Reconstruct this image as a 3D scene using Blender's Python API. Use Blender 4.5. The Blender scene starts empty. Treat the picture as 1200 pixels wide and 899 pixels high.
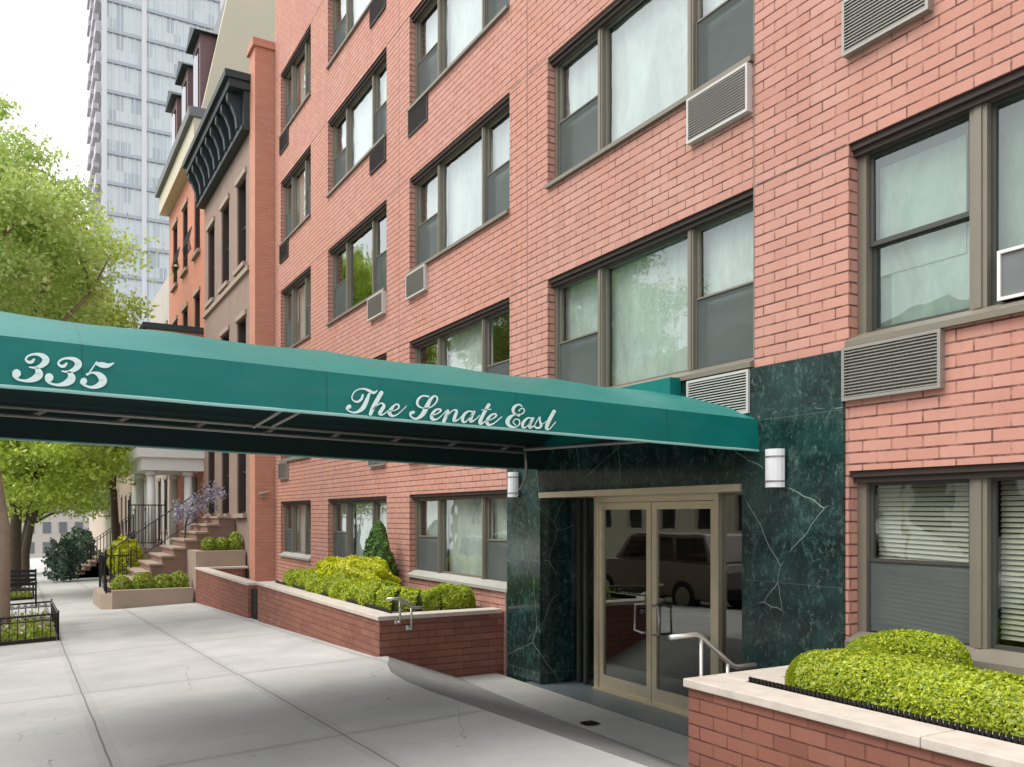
import bpy, math, random
import numpy as np
from mathutils import Vector, Matrix

R = math.radians
random.seed(7)
rng = np.random.default_rng(11)
S = bpy.context.scene
COL = S.collection

# ------------------------------------------------------------------ camera
YAW = math.atan(572 / 1000.0)
cam_d = bpy.data.cameras.new('camera')
cam = bpy.data.objects.new('camera', cam_d)
COL.objects.link(cam)
cam.location = (0, 0, 0)
cam.rotation_euler = (math.pi / 2, 0, -YAW)
cam_d.sensor_width = 36.0
cam_d.lens = 36.0 * 1000 / 1200
cam_d.shift_x = 0.0
cam_d.shift_y = (604 - 449.5) / 1200.0
cam_d.clip_start = 0.05
cam_d.clip_end = 3000
S.camera = cam

# ------------------------------------------------------------------ sky, sun, exposure
SUN_EL, SUN_AZ = 56, 288          # azimuth clockwise from +Y
W = bpy.data.worlds.new('World')
S.world = W
W.use_nodes = True
wn = W.node_tree
wn.nodes.clear()
wo = wn.nodes.new('ShaderNodeOutputWorld')
bg = wn.nodes.new('ShaderNodeBackground')
sky = wn.nodes.new('ShaderNodeTexSky')
sky.sky_type = 'NISHITA'
sky.sun_disc = False
sky.sun_elevation = R(SUN_EL)
sky.sun_rotation = R(SUN_AZ)
sky.air_density = 1.0
sky.dust_density = 4.0
mixw = wn.nodes.new('ShaderNodeMix')
mixw.data_type = 'RGBA'
mixw.inputs[0].default_value = 0.75
mixw.inputs[7].default_value = (7.9, 7.85, 7.9, 1)   # thin white overcast veil in front of the blue
wn.links.new(sky.outputs[0], mixw.inputs[6])
wn.links.new(mixw.outputs[2], bg.inputs[0])
bg.inputs[1].default_value = 0.12
wn.links.new(bg.outputs[0], wo.inputs[0])

sl = bpy.data.lights.new('sun', 'SUN')
sun = bpy.data.objects.new('sun', sl)
COL.objects.link(sun)
sl.energy = 1.2
sl.angle = R(36)
sl.color = (1.0, 0.95, 0.87)
az = R(SUN_AZ)
sd = Vector((math.sin(az) * math.cos(R(SUN_EL)), math.cos(az) * math.cos(R(SUN_EL)), math.sin(R(SUN_EL))))
sun.rotation_euler = (-sd).to_track_quat('-Z', 'Y').to_euler()
sun.location = (-8, -6, 30)

S.view_settings.view_transform = 'Standard'
S.view_settings.look = 'None'
S.view_settings.gamma = 1
S.view_settings.exposure = 1.0
S.cycles.max_bounces = 8
S.cycles.transparent_max_bounces = 12

# ------------------------------------------------------------------ helpers
CY, SY = math.cos(YAW), math.sin(YAW)


def ray(px, py):
    r, d = px - 600.0, 604.0 - py
    return Vector((r * CY + 1000 * SY, 1000 * CY - r * SY, d))


def onY(px, py, Y):
    v = ray(px, py)
    return v * (Y / v.y)


def onX(px, py, X):
    v = ray(px, py)
    return v * (X / v.x)


def G(x, y):                                   # the sidewalk falls away down the street
    return -1.63 - 0.036 * (y - 9.3) + 0.04 * (min(x, 3.6) - 3.56)


class MB:
    def __init__(s):
        s.v, s.f = [], []

    def quad(s, a, b, c, d):
        n = len(s.v)
        s.v += [tuple(a), tuple(b), tuple(c), tuple(d)]
        s.f.append((n, n + 1, n + 2, n + 3))
        return s

    def poly(s, pts):
        n = len(s.v)
        s.v += [tuple(p) for p in pts]
        s.f.append(tuple(range(n, n + len(pts))))
        return s

    def hexa(s, p):
        """p: 8 points, bottom ring 0-3 then top ring 4-7"""
        n = len(s.v)
        s.v += [tuple(q) for q in p]
        for f in ((3, 2, 1, 0), (4, 5, 6, 7), (0, 1, 5, 4), (1, 2, 6, 5), (2, 3, 7, 6), (3, 0, 4, 7)):
            s.f.append(tuple(n + i for i in f))
        return s

    def box(s, x0, x1, y0, y1, z0, z1):
        if x0 > x1: x0, x1 = x1, x0
        if y0 > y1: y0, y1 = y1, y0
        if z0 > z1: z0, z1 = z1, z0
        return s.hexa([(x0, y0, z0), (x1, y0, z0), (x1, y1, z0), (x0, y1, z0), (x0, y0, z1), (x1, y0, z1), (x1, y1, z1), (x0, y1, z1)])

    def prism(s, pts, off):
        """extrude polygon pts by vector off"""
        n, k = len(s.v), len(pts)
        off = Vector(off)
        s.v += [tuple(p) for p in pts] + [tuple(Vector(p) + off) for p in pts]
        s.f.append(tuple(n + i for i in range(k))[::-1])
        s.f.append(tuple(n + k + i for i in range(k)))
        for i in range(k):
            j = (i + 1) % k
            s.f.append((n + i, n + j, n + k + j, n + k + i))
        return s

    def tube(s, pts, rad, seg=8, caps=True):
        pts = [Vector(p) for p in pts]
        if not hasattr(rad, '__len__'): rad = [rad] * len(pts)
        n0 = len(s.v)
        prev = None
        for i, p in enumerate(pts):
            if i == 0: t = pts[1] - p
            elif i == len(pts) - 1: t = p - pts[i - 1]
            else: t = (pts[i + 1] - p).normalized() + (p - pts[i - 1]).normalized()
            t.normalize()
            if prev is None:
                a = t.orthogonal().normalized()
            else:
                a = (prev - t * prev.dot(t))
                a = a.normalized() if a.length > 1e-6 else t.orthogonal().normalized()
            prev = a
            b = t.cross(a)
            for k in range(seg):
                an = 2 * math.pi * k / seg
                s.v.append(tuple(p + (a * math.cos(an) + b * math.sin(an)) * rad[i]))
        for i in range(len(pts) - 1):
            for k in range(seg):
                a0 = n0 + i * seg + k
                a1 = n0 + i * seg + (k + 1) % seg
                s.f.append((a0, a1, a1 + seg, a0 + seg))
        if caps:
            s.f.append(tuple(n0 + k for k in range(seg))[::-1])
            s.f.append(tuple(n0 + (len(pts) - 1) * seg + k for k in range(seg)))
        return s

    def build(s, name, m, parent=None, smooth=False, bevel=0.0):
        me = bpy.data.meshes.new(name)
        base = Vector((0, 0, 0))
        if parent is not None:
            p = parent
            while p is not None:
                base += p.location
                p = p.parent
        me.from_pydata([tuple(Vector(q) - base) for q in s.v], [], s.f)
        me.materials.append(m)
        if smooth:
            for p in me.polygons: p.use_smooth = True
        o = bpy.data.objects.new(name, me)
        COL.objects.link(o)
        if parent is not None: o.parent = parent
        if bevel > 0:
            b = o.modifiers.new('bevel', 'BEVEL')
            b.width = bevel
            b.segments = 2
            b.limit_method = 'ANGLE'
            b.angle_limit = R(40)
        me.update()
        return o


def thing(name, loc, label, cat, group=None):
    o = bpy.data.objects.new(name, None)
    o.location = loc
    o.empty_display_size = 0.2
    COL.objects.link(o)
    o['label'] = label
    o['category'] = cat
    if group: o['group'] = group
    return o


def tag(o, label, cat, group=None):
    o['label'] = label
    o['category'] = cat
    if group: o['group'] = group
    return o


def structure(o):
    o['kind'] = 'structure'
    return o


# ------------------------------------------------------------------ materials
class NT:
    def __init__(s, name):
        s.m = bpy.data.materials.new(name)
        s.m.use_nodes = True
        s.t = s.m.node_tree
        s.t.nodes.clear()
        s.out = s.t.nodes.new('ShaderNodeOutputMaterial')

    def n(s, typ, **kw):
        nd = s.t.nodes.new(typ)
        for k, v in kw.items():
            if k.startswith('i_'):
                nd.inputs[k[2:].replace('_', ' ')].default_value = v
            else:
                setattr(nd, k, v)
        return nd

    def l(s, a, b):
        s.t.links.new(a, b)

    def math(s, op, a, b=None, clamp=False):
        nd = s.t.nodes.new('ShaderNodeMath')
        nd.operation = op
        nd.use_clamp = clamp
        for i, q in enumerate((a, b)):
            if q is None: continue
            if isinstance(q, (int, float)): nd.inputs[i].default_value = q
            else: s.l(q, nd.inputs[i])
        return nd.outputs[0]

    def mix(s, f, a, b, mode='MIX'):
        nd = s.t.nodes.new('ShaderNodeMix')
        nd.data_type = 'RGBA'
        nd.blend_type = mode
        for i, q in ((0, f), (6, a), (7, b)):
            if isinstance(q, (int, float)): nd.inputs[i].default_value = q
            elif isinstance(q, tuple): nd.inputs[i].default_value = (*q[:3], 1)
            else: s.l(q, nd.inputs[i])
        return nd.outputs[2]

    def ramp(s, f, stops):
        nd = s.t.nodes.new('ShaderNodeValToRGB')
        e = nd.color_ramp.elements
        while len(e) < len(stops): e.new(0.5)
        for q, (p, c) in zip(e, stops):
            q.position = p
            q.color = (*c, 1) if isinstance(c, tuple) else (c, c, c, 1)
        s.l(f, nd.inputs[0])
        return nd.outputs[0]

    def noise(s, scale, detail=4, vec=None, rough=0.55, dist=0.0):
        nd = s.t.nodes.new('ShaderNodeTexNoise')
        nd.inputs['Scale'].default_value = scale
        nd.inputs['Detail'].default_value = detail
        nd.inputs['Roughness'].default_value = rough
        nd.inputs['Distortion'].default_value = dist
        if vec is not None: s.l(vec, nd.inputs['Vector'])
        return nd

    def pos(s):
        return s.n('ShaderNodeNewGeometry').outputs['Position']

    def wallvec(s, oh=0.0, oz=0.0):
        g = s.n('ShaderNodeNewGeometry')
        sp = s.n('ShaderNodeSeparateXYZ'); s.l(g.outputs['Position'], sp.inputs[0])
        sn = s.n('ShaderNodeSeparateXYZ'); s.l(g.outputs['Normal'], sn.inputs[0])
        ax = s.math('ABSOLUTE', sn.outputs[0])
        ay = s.math('ABSOLUTE', sn.outputs[1])
        isx = s.math('GREATER_THAN', ax, ay)
        mx = s.n('ShaderNodeMix'); mx.data_type = 'FLOAT'
        s.l(isx, mx.inputs[0]); s.l(sp.outputs[0], mx.inputs[2]); s.l(sp.outputs[1], mx.inputs[3])
        cb = s.n('ShaderNodeCombineXYZ')
        s.l(s.math('ADD', mx.outputs[0], oh), cb.inputs[0])
        s.l(s.math('ADD', sp.outputs[2], oz), cb.inputs[1])
        return cb.outputs[0], mx.outputs[0], sp.outputs[2]

    def bsdf(s, color, rough=0.6, metal=0.0, spec=0.5, bump=None, bstr=0.3, bdist=0.01, **kw):
        b = s.n('ShaderNodeBsdfPrincipled')
        if isinstance(color, tuple): b.inputs['Base Color'].default_value = (*color[:3], 1)
        else: s.l(color, b.inputs['Base Color'])
        if isinstance(rough, (int, float)): b.inputs['Roughness'].default_value = rough
        else: s.l(rough, b.inputs['Roughness'])
        b.inputs['Metallic'].default_value = metal
        b.inputs['Specular IOR Level'].default_value = spec
        for k, v in kw.items():
            b.inputs[k.replace('_', ' ')].default_value = v
        if bump is not None:
            bp = s.n('ShaderNodeBump')
            bp.inputs['Strength'].default_value = bstr
            bp.inputs['Distance'].default_value = bdist
            s.l(bump, bp.inputs['Height'])
            s.l(bp.outputs[0], b.inputs['Normal'])
        s.l(b.outputs[0], s.out.inputs[0])
        s.b = b
        return s.m


def m_plain(name, c, rough=0.6, metal=0.0, var=0.12, scale=6.0, bump=0.15, spec=0.5):
    t = NT(name)
    n = t.noise(scale, 5, t.pos())
    d = tuple(x * (1 - var) for x in c)
    e = tuple(min(1, x * (1 + var)) for x in c)
    col = t.mix(n.outputs[0], d, e)
    n2 = t.noise(scale * 9, 3, t.pos())
    return t.bsdf(col, rough, metal, spec, bump=n2.outputs[0], bstr=bump, bdist=0.004)


def m_brick(name, c1, c2, mortar, bw=0.235, bh=0.083, ms=0.0078, oh=0.0, oz=0.0, stain=0.18, bump=0.5, mix_dirt=(0.5, 0.42, 0.38), wobble=0.0):
    t = NT(name)
    vec, h, z = t.wallvec(oh, oz)
    if wobble:
        nw = t.noise(9.0, 3, vec)
        va = t.n('ShaderNodeVectorMath', operation='MULTIPLY_ADD')
        t.l(nw.outputs['Color'], va.inputs[0])
        va.inputs[1].default_value = (wobble, wobble, 0)
        t.l(vec, va.inputs[2])
        vec = va.outputs[0]
    b = t.n('ShaderNodeTexBrick')
    b.offset = 0.5
    b.inputs['Scale'].default_value = 1.0
    b.inputs['Brick Width'].default_value = bw
    b.inputs['Row Height'].default_value = bh
    b.inputs['Mortar Size'].default_value = ms
    b.inputs['Mortar Smooth'].default_value = 0.25
    b.inputs['Bias'].default_value = 0.0
    b.inputs['Color1'].default_value = (*c1, 1)
    b.inputs['Color2'].default_value = (*c2, 1)
    b.inputs['Mortar'].default_value = (*[(p + q) / 2 for p, q in zip(c1, c2)], 1)
    t.l(vec, b.inputs['Vector'])
    n1 = t.noise(0.55, 5, t.pos(), 0.6)
    n2 = t.noise(38, 4, t.pos(), 0.7)
    # vertical weather streaks
    sv = t.n('ShaderNodeVectorMath', operation='MULTIPLY'); sv.inputs[1].default_value = (3.2, 0.28, 1); t.l(vec, sv.inputs[0])
    n3 = t.noise(1.0, 5, sv.outputs[0], 0.65)
    st = t.ramp(n3.outputs[0], [(0.42, 0.0), (0.72, 1.0)])
    s2 = t.n('ShaderNodeVectorMath', operation='MULTIPLY'); s2.inputs[1].default_value = (7.0, 0.5, 1); t.l(vec, s2.inputs[0])
    n8 = t.noise(1.0, 6, s2.outputs[0], 0.7)
    stc = t.ramp(n8.outputs[0], [(0.56, 0.0), (0.70, 0.45)])
    col = t.mix(t.math('MULTIPLY', st, stain), b.outputs['Color'], tuple(x * y * 1.9 for x, y in zip(c1, mix_dirt)))
    col = t.mix(t.math('MULTIPLY', n1.outputs[0], 0.35), col, tuple(min(1, x * 1.12) for x in c2))
    n5 = t.noise(0.33, 3, vec)
    col = t.mix(t.ramp(n5.outputs[0], [(0.42, 0.0), (0.70, 0.55)]), col, tuple(min(1, x * y) for x, y in zip(c2, (1.0, 0.86, 0.74))))
    col = t.mix(0.30, col, t.mix(n2.outputs[0], (0.55, 0.5, 0.48), (1.0, 1.0, 1.0)), 'MULTIPLY')
    sb = t.n('ShaderNodeSeparateXYZ'); t.l(vec, sb.inputs[0])
    zm_ = t.math('MODULO', sb.outputs[1], bh)
    hj = t.math('MAXIMUM', t.math('LESS_THAN', zm_, ms), t.math('GREATER_THAN', zm_, bh - ms))
    nj = t.noise(6.5, 4, vec, 0.7)
    nk = t.noise(2.1, 3, vec, 0.6)
    hm = t.ramp(nj.outputs[0], [(0.34, 0.45), (0.55, 1.0)])
    vm = t.ramp(nj.outputs[0], [(0.40, 0.12), (0.62, 0.85)])
    msk = t.n('ShaderNodeMix'); msk.data_type = 'FLOAT'
    t.l(hj, msk.inputs[0]); t.l(vm, msk.inputs[2]); t.l(hm, msk.inputs[3])
    jf = t.math('MULTIPLY', b.outputs['Fac'], msk.outputs[0])
    mc = t.mix(nk.outputs[0], tuple(q * .7 for q in mortar), tuple(min(1, q * 1.7) for q in mortar))
    col = t.mix(t.math('MULTIPLY', stc, stain), col, tuple(x * y for x, y in zip(c1, (0.72, 0.62, 0.58))))
    n7 = t.noise(120, 3, t.pos(), 0.8)
    col = t.mix(t.ramp(n7.outputs[0], [(0.60, 0.0), (0.72, 0.35)]), col, tuple(min(1, q * 1.25) for q in c2))
    col = t.mix(t.ramp(n7.outputs[0], [(0.28, 0.35), (0.40, 0.0)]), col, tuple(q * .6 for q in c1))
    col = t.mix(jf, col, mc)
    hgt = t.math('SUBTRACT', t.math('MULTIPLY', n2.outputs[0], 0.25), jf)
    return t.bsdf(col, 0.82, 0, 0.3, bump=hgt, bstr=bump, bdist=0.006)


def m_glass(name, tint=(0.86, 0.92, 0.90), base=0.13, wav=0.06, gain=0.9, trans=1.0):
    """window glass: see-through with a Fresnel mirror on top, slightly uneven pane"""
    t = NT(name)
    tr = t.n('ShaderNodeBsdfTransparent'); tr.inputs[0].default_value = (*[q * trans for q in tint], 1)
    gl = t.n('ShaderNodeBsdfGlossy'); gl.inputs['Roughness'].default_value = 0.015
    gl.inputs[0].default_value = (0.95, 1.0, 0.98, 1)
    nz = t.noise(2.4, 2, t.pos(), 0.5)
    bp = t.n('ShaderNodeBump'); bp.inputs['Strength'].default_value = wav; bp.inputs['Distance'].default_value = 0.05
    t.l(nz.outputs[0], bp.inputs['Height'])
    t.l(bp.outputs[0], gl.inputs['Normal'])
    gg = t.n('ShaderNodeNewGeometry')
    dt = t.n('ShaderNodeVectorMath', operation='DOT_PRODUCT')
    t.l(gg.outputs['Normal'], dt.inputs[0]); t.l(gg.outputs['Incoming'], dt.inputs[1])
    c = t.math('ABSOLUTE', dt.outputs['Value'])
    f = t.math('POWER', t.math('SUBTRACT', 1.0, c, True), 4.0)
    f = t.math('ADD', t.math('MULTIPLY', f, gain), base, True)
    ms = t.n('ShaderNodeMixShader')
    t.l(f, ms.inputs[0]); t.l(tr.outputs[0], ms.inputs[1]); t.l(gl.outputs[0], ms.inputs[2])
    t.l(ms.outputs[0], t.out.inputs[0])
    return t.m


def m_leaf(name, c1, c2, c3, trans=0.4, dk=0.6):
    t = NT(name)
    g = t.n('ShaderNodeNewGeometry')
    col = t.ramp(g.outputs['Random Per Island'], [(0.0, c1), (0.5, c2), (1.0, c3)])
    n = t.noise(1.3, 3, g.outputs['Position'])
    col = t.mix(t.ramp(n.outputs[0], [(0.35, 0.0), (0.65, 0.45)]), col, tuple(x * dk for x in c2))
    d = t.n('ShaderNodeBsdfDiffuse'); t.l(col, d.inputs[0])
    tl = t.n('ShaderNodeBsdfTranslucent'); t.l(col, tl.inputs[0])
    gl = t.n('ShaderNodeBsdfGlossy'); gl.inputs['Roughness'].default_value = 0.45
    m1 = t.n('ShaderNodeMixShader'); m1.inputs[0].default_value = trans
    t.l(d.outputs[0], m1.inputs[1]); t.l(tl.outputs[0], m1.inputs[2])
    m2 = t.n('ShaderNodeMixShader'); m2.inputs[0].default_value = 0.05
    t.l(m1.outputs[0], m2.inputs[1]); t.l(gl.outputs[0], m2.inputs[2])
    t.l(m2.outputs[0], t.out.inputs[0])
    return t.m


def m_sidewalk():
    t = NT('sidewalk_concrete')
    p = t.pos()
    sp = t.n('ShaderNodeSeparateXYZ'); t.l(p, sp.inputs[0])

    def line(v, off, per, wid):
        q = t.math('ADD', v, -off + per * 50)
        q = t.math('MODULO', q, per)
        q = t.math('ABSOLUTE', t.math('SUBTRACT', q, per / 2))
        return t.math('GREATER_THAN', q, per / 2 - wid)
    nw = t.noise(2.5, 3, p)
    wob = t.math('MULTIPLY', t.math('SUBTRACT', nw.outputs[0], 0.5), 0.02)
    lx = line(t.math('ADD', sp.outputs[0], wob), 0.50, 1.487, 0.0075)
    ly = line(t.math('ADD', sp.outputs[1], wob), 9.45, 3.55, 0.0075)
    ln = t.math('MAXIMUM', lx, ly)
    # tone of each slab
    fx = t.math('FLOOR', t.math('DIVIDE', t.math('ADD', sp.outputs[0], -0.5 + 14.87), 1.487))
    fy = t.math('FLOOR', t.math('DIVIDE', t.math('ADD', sp.outputs[1], -9.45 + 35.5), 3.55))
    cb = t.n('ShaderNodeCombineXYZ'); t.l(fx, cb.inputs[0]); t.l(fy, cb.inputs[1])
    wh = t.n('ShaderNodeTexWhiteNoise'); wh.noise_dimensions = '3D'; t.l(cb.outputs[0], wh.inputs[0])
    n1 = t.noise(0.9, 6, p, 0.62)
    n2 = t.noise(14, 5, p, 0.65)
    n3 = t.noise(160, 2, p)
    col = t.ramp(n1.outputs[0], [(0.30, (0.42, 0.435, 0.425)), (0.52, (0.51, 0.523, 0.512)), (0.72, (0.58, 0.587, 0.578))])
    col = t.mix(0.22, col, t.mix(n2.outputs[0], (0.55, 0.56, 0.57), (1, 1, 1)), 'MULTIPLY')
    col = t.mix(0.12, col, t.mix(n3.outputs[0], (0.2, 0.2, 0.2), (1, 1, 1)), 'MULTIPLY')
    col = t.mix(t.math('MULTIPLY', wh.outputs[0], 0.16), col, (0.29, 0.29, 0.285))
    vo = t.n('ShaderNodeTexVoronoi'); vo.inputs['Scale'].default_value = 2.3; t.l(p, vo.inputs['Vector'])
    spot = t.math('LESS_THAN', vo.outputs['Distance'], 0.045)
    col = t.mix(t.math('MULTIPLY', spot, 0.35), col, (0.16, 0.155, 0.15))
    vg = t.n('ShaderNodeTexVoronoi'); vg.inputs['Scale'].default_value = 6.5; t.l(p, vg.inputs['Vector'])
    gum = t.math('MULTIPLY', t.math('LESS_THAN', vg.outputs['Distance'], 0.085), t.math('GREATER_THAN', n1.outputs[0], 0.47))
    col = t.mix(t.math('MULTIPLY', gum, 0.30), col, (0.12, 0.12, 0.12))
    nd = t.noise(1.3, 4, p)
    vx = t.n('ShaderNodeVectorMath', operation='MULTIPLY_ADD'); t.l(nd.outputs['Color'], vx.inputs[0]); vx.inputs[1].default_value = (.5, .5, .5); t.l(p, vx.inputs[2])
    vc = t.n('ShaderNodeTexVoronoi', feature='DISTANCE_TO_EDGE'); vc.inputs['Scale'].default_value = 0.42; t.l(vx.outputs[0], vc.inputs['Vector'])
    crack = t.math('MULTIPLY', t.math('LESS_THAN', vc.outputs['Distance'], 0.0018), t.math('GREATER_THAN', nd.outputs[0], 0.5))
    col = t.mix(t.math('MULTIPLY', crack, 0.5), col, (0.14, 0.14, 0.14))
    ne = t.noise(3.0, 5, p, 0.7)
    edge_x = line(t.math('ADD', sp.outputs[0], wob), 0.50, 1.487, 0.07)
    edge_y = line(t.math('ADD', sp.outputs[1], wob), 9.45, 3.55, 0.07)
    col = t.mix(t.math('MULTIPLY', t.math('MAXIMUM', edge_x, edge_y), t.math('MULTIPLY', ne.outputs[0], 0.3)), col, (0.22, 0.22, 0.215))
    col = t.mix(ln, col, (0.21, 0.21, 0.21))
    h = t.math('SUBTRACT', t.math('MULTIPLY', n2.outputs[0], 0.3), ln)
    return t.bsdf(col, 0.85, 0, 0.25, bump=h, bstr=0.5, bdist=0.008)


def m_marble():
    t = NT('green_marble')
    p = t.pos()
    nd = t.noise(1.5, 4, p)
    va = t.n('ShaderNodeVectorMath', operation='MULTIPLY_ADD')
    t.l(nd.outputs['Color'], va.inputs[0]); va.inputs[1].default_value = (0.30, 0.30, 0.30); t.l(p, va.inputs[2])
    n1 = t.noise(2.6, 8, va.outputs[0], 0.68)
    n2 = t.noise(11, 8, va.outputs[0], 0.75)
    base = t.ramp(n1.outputs[0], [(0.30, (0.003, 0.008, 0.008)), (0.52, (0.009, 0.032, 0.030)), (0.74, (0.026, 0.080, 0.070))])
    cl = t.ramp(n2.outputs[0], [(0.52, 0.0), (0.70, 0.65)])
    col = t.mix(cl, base, (0.085, 0.17, 0.145))
    sv = t.n('ShaderNodeVectorMath', operation='MULTIPLY'); sv.inputs[1].default_value = (1.0, 1.0, 0.45); t.l(va.outputs[0], sv.inputs[0])
    n3 = t.noise(26, 9, sv.outputs[0], 0.8)
    col = t.mix(t.ramp(n3.outputs[0], [(0.56, 0.0), (0.66, 0.7)]), col, (0.15, 0.24, 0.21))
    col = t.mix(t.ramp(n3.outputs[0], [(0.34, 0.8), (0.44, 0.0)]), col, (0.003, 0.008, 0.008))
    nw = t.noise(5.0, 2, p)
    vb = t.n('ShaderNodeVectorMath', operation='MULTIPLY_ADD')
    t.l(nw.outputs['Color'], vb.inputs[0]); vb.inputs[1].default_value = (0.05, 0.05, 0.05); t.l(p, vb.inputs[2])
    v1 = t.n('ShaderNodeTexVoronoi', feature='DISTANCE_TO_EDGE'); v1.inputs['Scale'].default_value = 1.05
    t.l(vb.outputs[0], v1.inputs['Vector'])
    vein = t.ramp(v1.outputs['Distance'], [(0.0, 0.8), (0.0015, 0.5), (0.0035, 0.0)])
    br = t.noise(2.3, 2, p)
    vein = t.math('MULTIPLY', vein, t.ramp(br.outputs[0], [(0.48, 0.0), (0.54, 0.8)]))
    col = t.mix(vein, col, (0.42, 0.52, 0.44))
    v2 = t.noise(3.9, 4, va.outputs[0], 0.55)
    r2 = t.math('ABSOLUTE', t.math('SUBTRACT', v2.outputs[0], 0.52))
    vein2 = t.math('MULTIPLY', t.ramp(r2, [(0.0, 0.5), (0.004, 0.0)]), t.ramp(br.outputs[0], [(0.42, 0.0), (0.6, 0.7)]))
    col = t.mix(vein2, col, (0.24, 0.34, 0.27))
    # butt joints of the slabs
    sp = t.n('ShaderNodeSeparateXYZ'); t.l(p, sp.inputs[0])
    q = t.math('ABSOLUTE', t.math('SUBTRACT', t.math('MODULO', t.math('ADD', sp.outputs[2], 10.93), 1.30), 0.65))
    j = t.math('GREATER_THAN', q, 0.6475)
    col = t.mix(t.math('MULTIPLY', j, 0.7), col, (0.09, 0.12, 0.11))
    return t.bsdf(col, t.ramp(n2.outputs[0], [(0.2, 0.10), (0.8, 0.22)]), 0, 0.55)


def m_fabric(name, c, rough=0.42):
    t = NT(name)
    p = t.pos()
    n1 = t.noise(1.2, 4, p)
    n2 = t.noise(7, 4, p, 0.6)
    sv = t.n('ShaderNodeVectorMath', operation='MULTIPLY'); sv.inputs[1].default_value = (1.0, 6, 6); t.l(p, sv.inputs[0])
    n3 = t.noise(2.2, 4, sv.outputs[0])
    col = t.mix(n1.outputs[0], tuple(x * 0.82 for x in c), tuple(x * 1.15 for x in c))
    col = t.mix(t.math('MULTIPLY', t.ramp(n3.outputs[0], [(0.5, 0.0), (0.8, 1.0)]), 0.05), col, (0.25, 0.36, 0.34))
    sx = t.n('ShaderNodeSeparateXYZ'); t.l(p, sx.inputs[0])
    sm = t.math('LESS_THAN', t.math('MODULO', t.math('ADD', sx.outputs[0], 10.3), 1.32), 0.012)
    col = t.mix(t.math('MULTIPLY', sm, .45), col, tuple(x * .45 for x in c))
    h = t.math('ADD', t.math('MULTIPLY', n1.outputs[0], 1.3), t.math('MULTIPLY', n2.outputs[0], 0.35))
    h = t.math('SUBTRACT', h, t.math('MULTIPLY', sm, 0.3))
    m = t.bsdf(col, rough, 0, 0.28, bump=h, bstr=0.4, bdist=0.03)
    t.b.inputs['Sheen Weight'].default_value = 0.12
    t.b.inputs['Sheen Tint'].default_value = (0.35, 1.0, 0.90, 1)
    t.b.inputs['Sheen Roughness'].default_value = 0.4
    return m


M = {}
M['brick'] = m_brick('salmon_brick', (0.53, 0.272, 0.216), (0.605, 0.335, 0.275), (0.105, 0.045, 0.040), oh=50.0, oz=50 * 0.083 - 2.695 + 0.0, wobble=0.005, stain=0.6)
M['brick_orange'] = m_brick('orange_brick', (0.52, 0.24, 0.165), (0.60, 0.30, 0.215), (0.36, 0.19, 0.145), bw=0.21, bh=0.075, oh=50, oz=50)
M['brick_red'] = m_brick('planter_brick', (0.205, 0.083, 0.062), (0.31, 0.14, 0.105), (0.085, 0.034, 0.028), bw=0.235, bh=0.083, ms=0.006, oh=50, oz=50, wobble=0.006, stain=0.3)
M['brick_house'] = m_brick('house_brick', (0.52, 0.20, 0.125), (0.62, 0.27, 0.18), (0.36, 0.19, 0.14), bw=0.21, bh=0.07, oh=50, oz=50)
M['brick_opp'] = m_brick('tan_brick', (0.50, 0.42, 0.34), (0.58, 0.50, 0.42), (0.36, 0.32, 0.28), bw=0.21, bh=0.07, oh=50, oz=50)
M['brownstone'] = m_plain('brownstone', (0.28, 0.20, 0.165), 0.85, var=0.22, scale=1.7, bump=0.3)
M['brownstone_pale'] = m_plain('brownstone_pale', (0.36, 0.285, 0.225), 0.85, var=0.15, scale=2.5, bump=0.3)
M['grey_stucco'] = m_plain('grey_stucco', (0.48, 0.44, 0.40), 0.9, var=0.12, scale=1.2)
M['cream'] = m_plain('cream_stucco', (0.56, 0.52, 0.40), 0.9, var=0.06, scale=0.9)
M['limestone'] = m_plain('coping_stone', (0.56, 0.51, 0.45), 0.75, var=0.28, scale=7, bump=0.5)
M['white_paint'] = m_plain('white_paint', (0.76, 0.75, 0.72), 0.55, var=0.06)
M['sidewalk'] = m_sidewalk()
M['ramp'] = m_plain('ramp_concrete', (0.25, 0.255, 0.25), 0.85, var=0.3, scale=3.5, bump=0.4)
M['pad'] = m_plain('pad_concrete', (0.33, 0.335, 0.32), 0.85, var=0.22, scale=2.2, bump=0.35)
M['slate'] = m_plain('slate_floor', (0.12, 0.145, 0.16), 0.45, var=0.3, scale=3.5, bump=0.2)
M['asphalt'] = m_plain('asphalt', (0.055, 0.055, 0.057), 0.9, var=0.3, scale=4, bump=0.6)
M['kerb'] = m_plain('kerb_stone', (0.30, 0.30, 0.29), 0.85, var=0.2, scale=4)
M['soil'] = m_plain('soil', (0.06, 0.042, 0.03), 0.95, var=0.5, scale=14, bump=0.8)
M['frame'] = m_plain('taupe_aluminium', (0.215, 0.195, 0.155), 0.5, 0.25, var=0.12, scale=4, bump=0.05)
M['sill_stone'] = m_plain('sill_stone', (0.36, 0.36, 0.33), 0.7, var=0.15)
M['lintel_soffit'] = m_plain('soffit_shade_brown', (0.05, 0.034, 0.028), 0.7, 0.1)  # dark brown stands in for shade on the window soffits
M['frame_dark'] = m_plain('dark_sash', (0.07, 0.072, 0.065), 0.5, 0.2, var=0.15)
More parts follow.
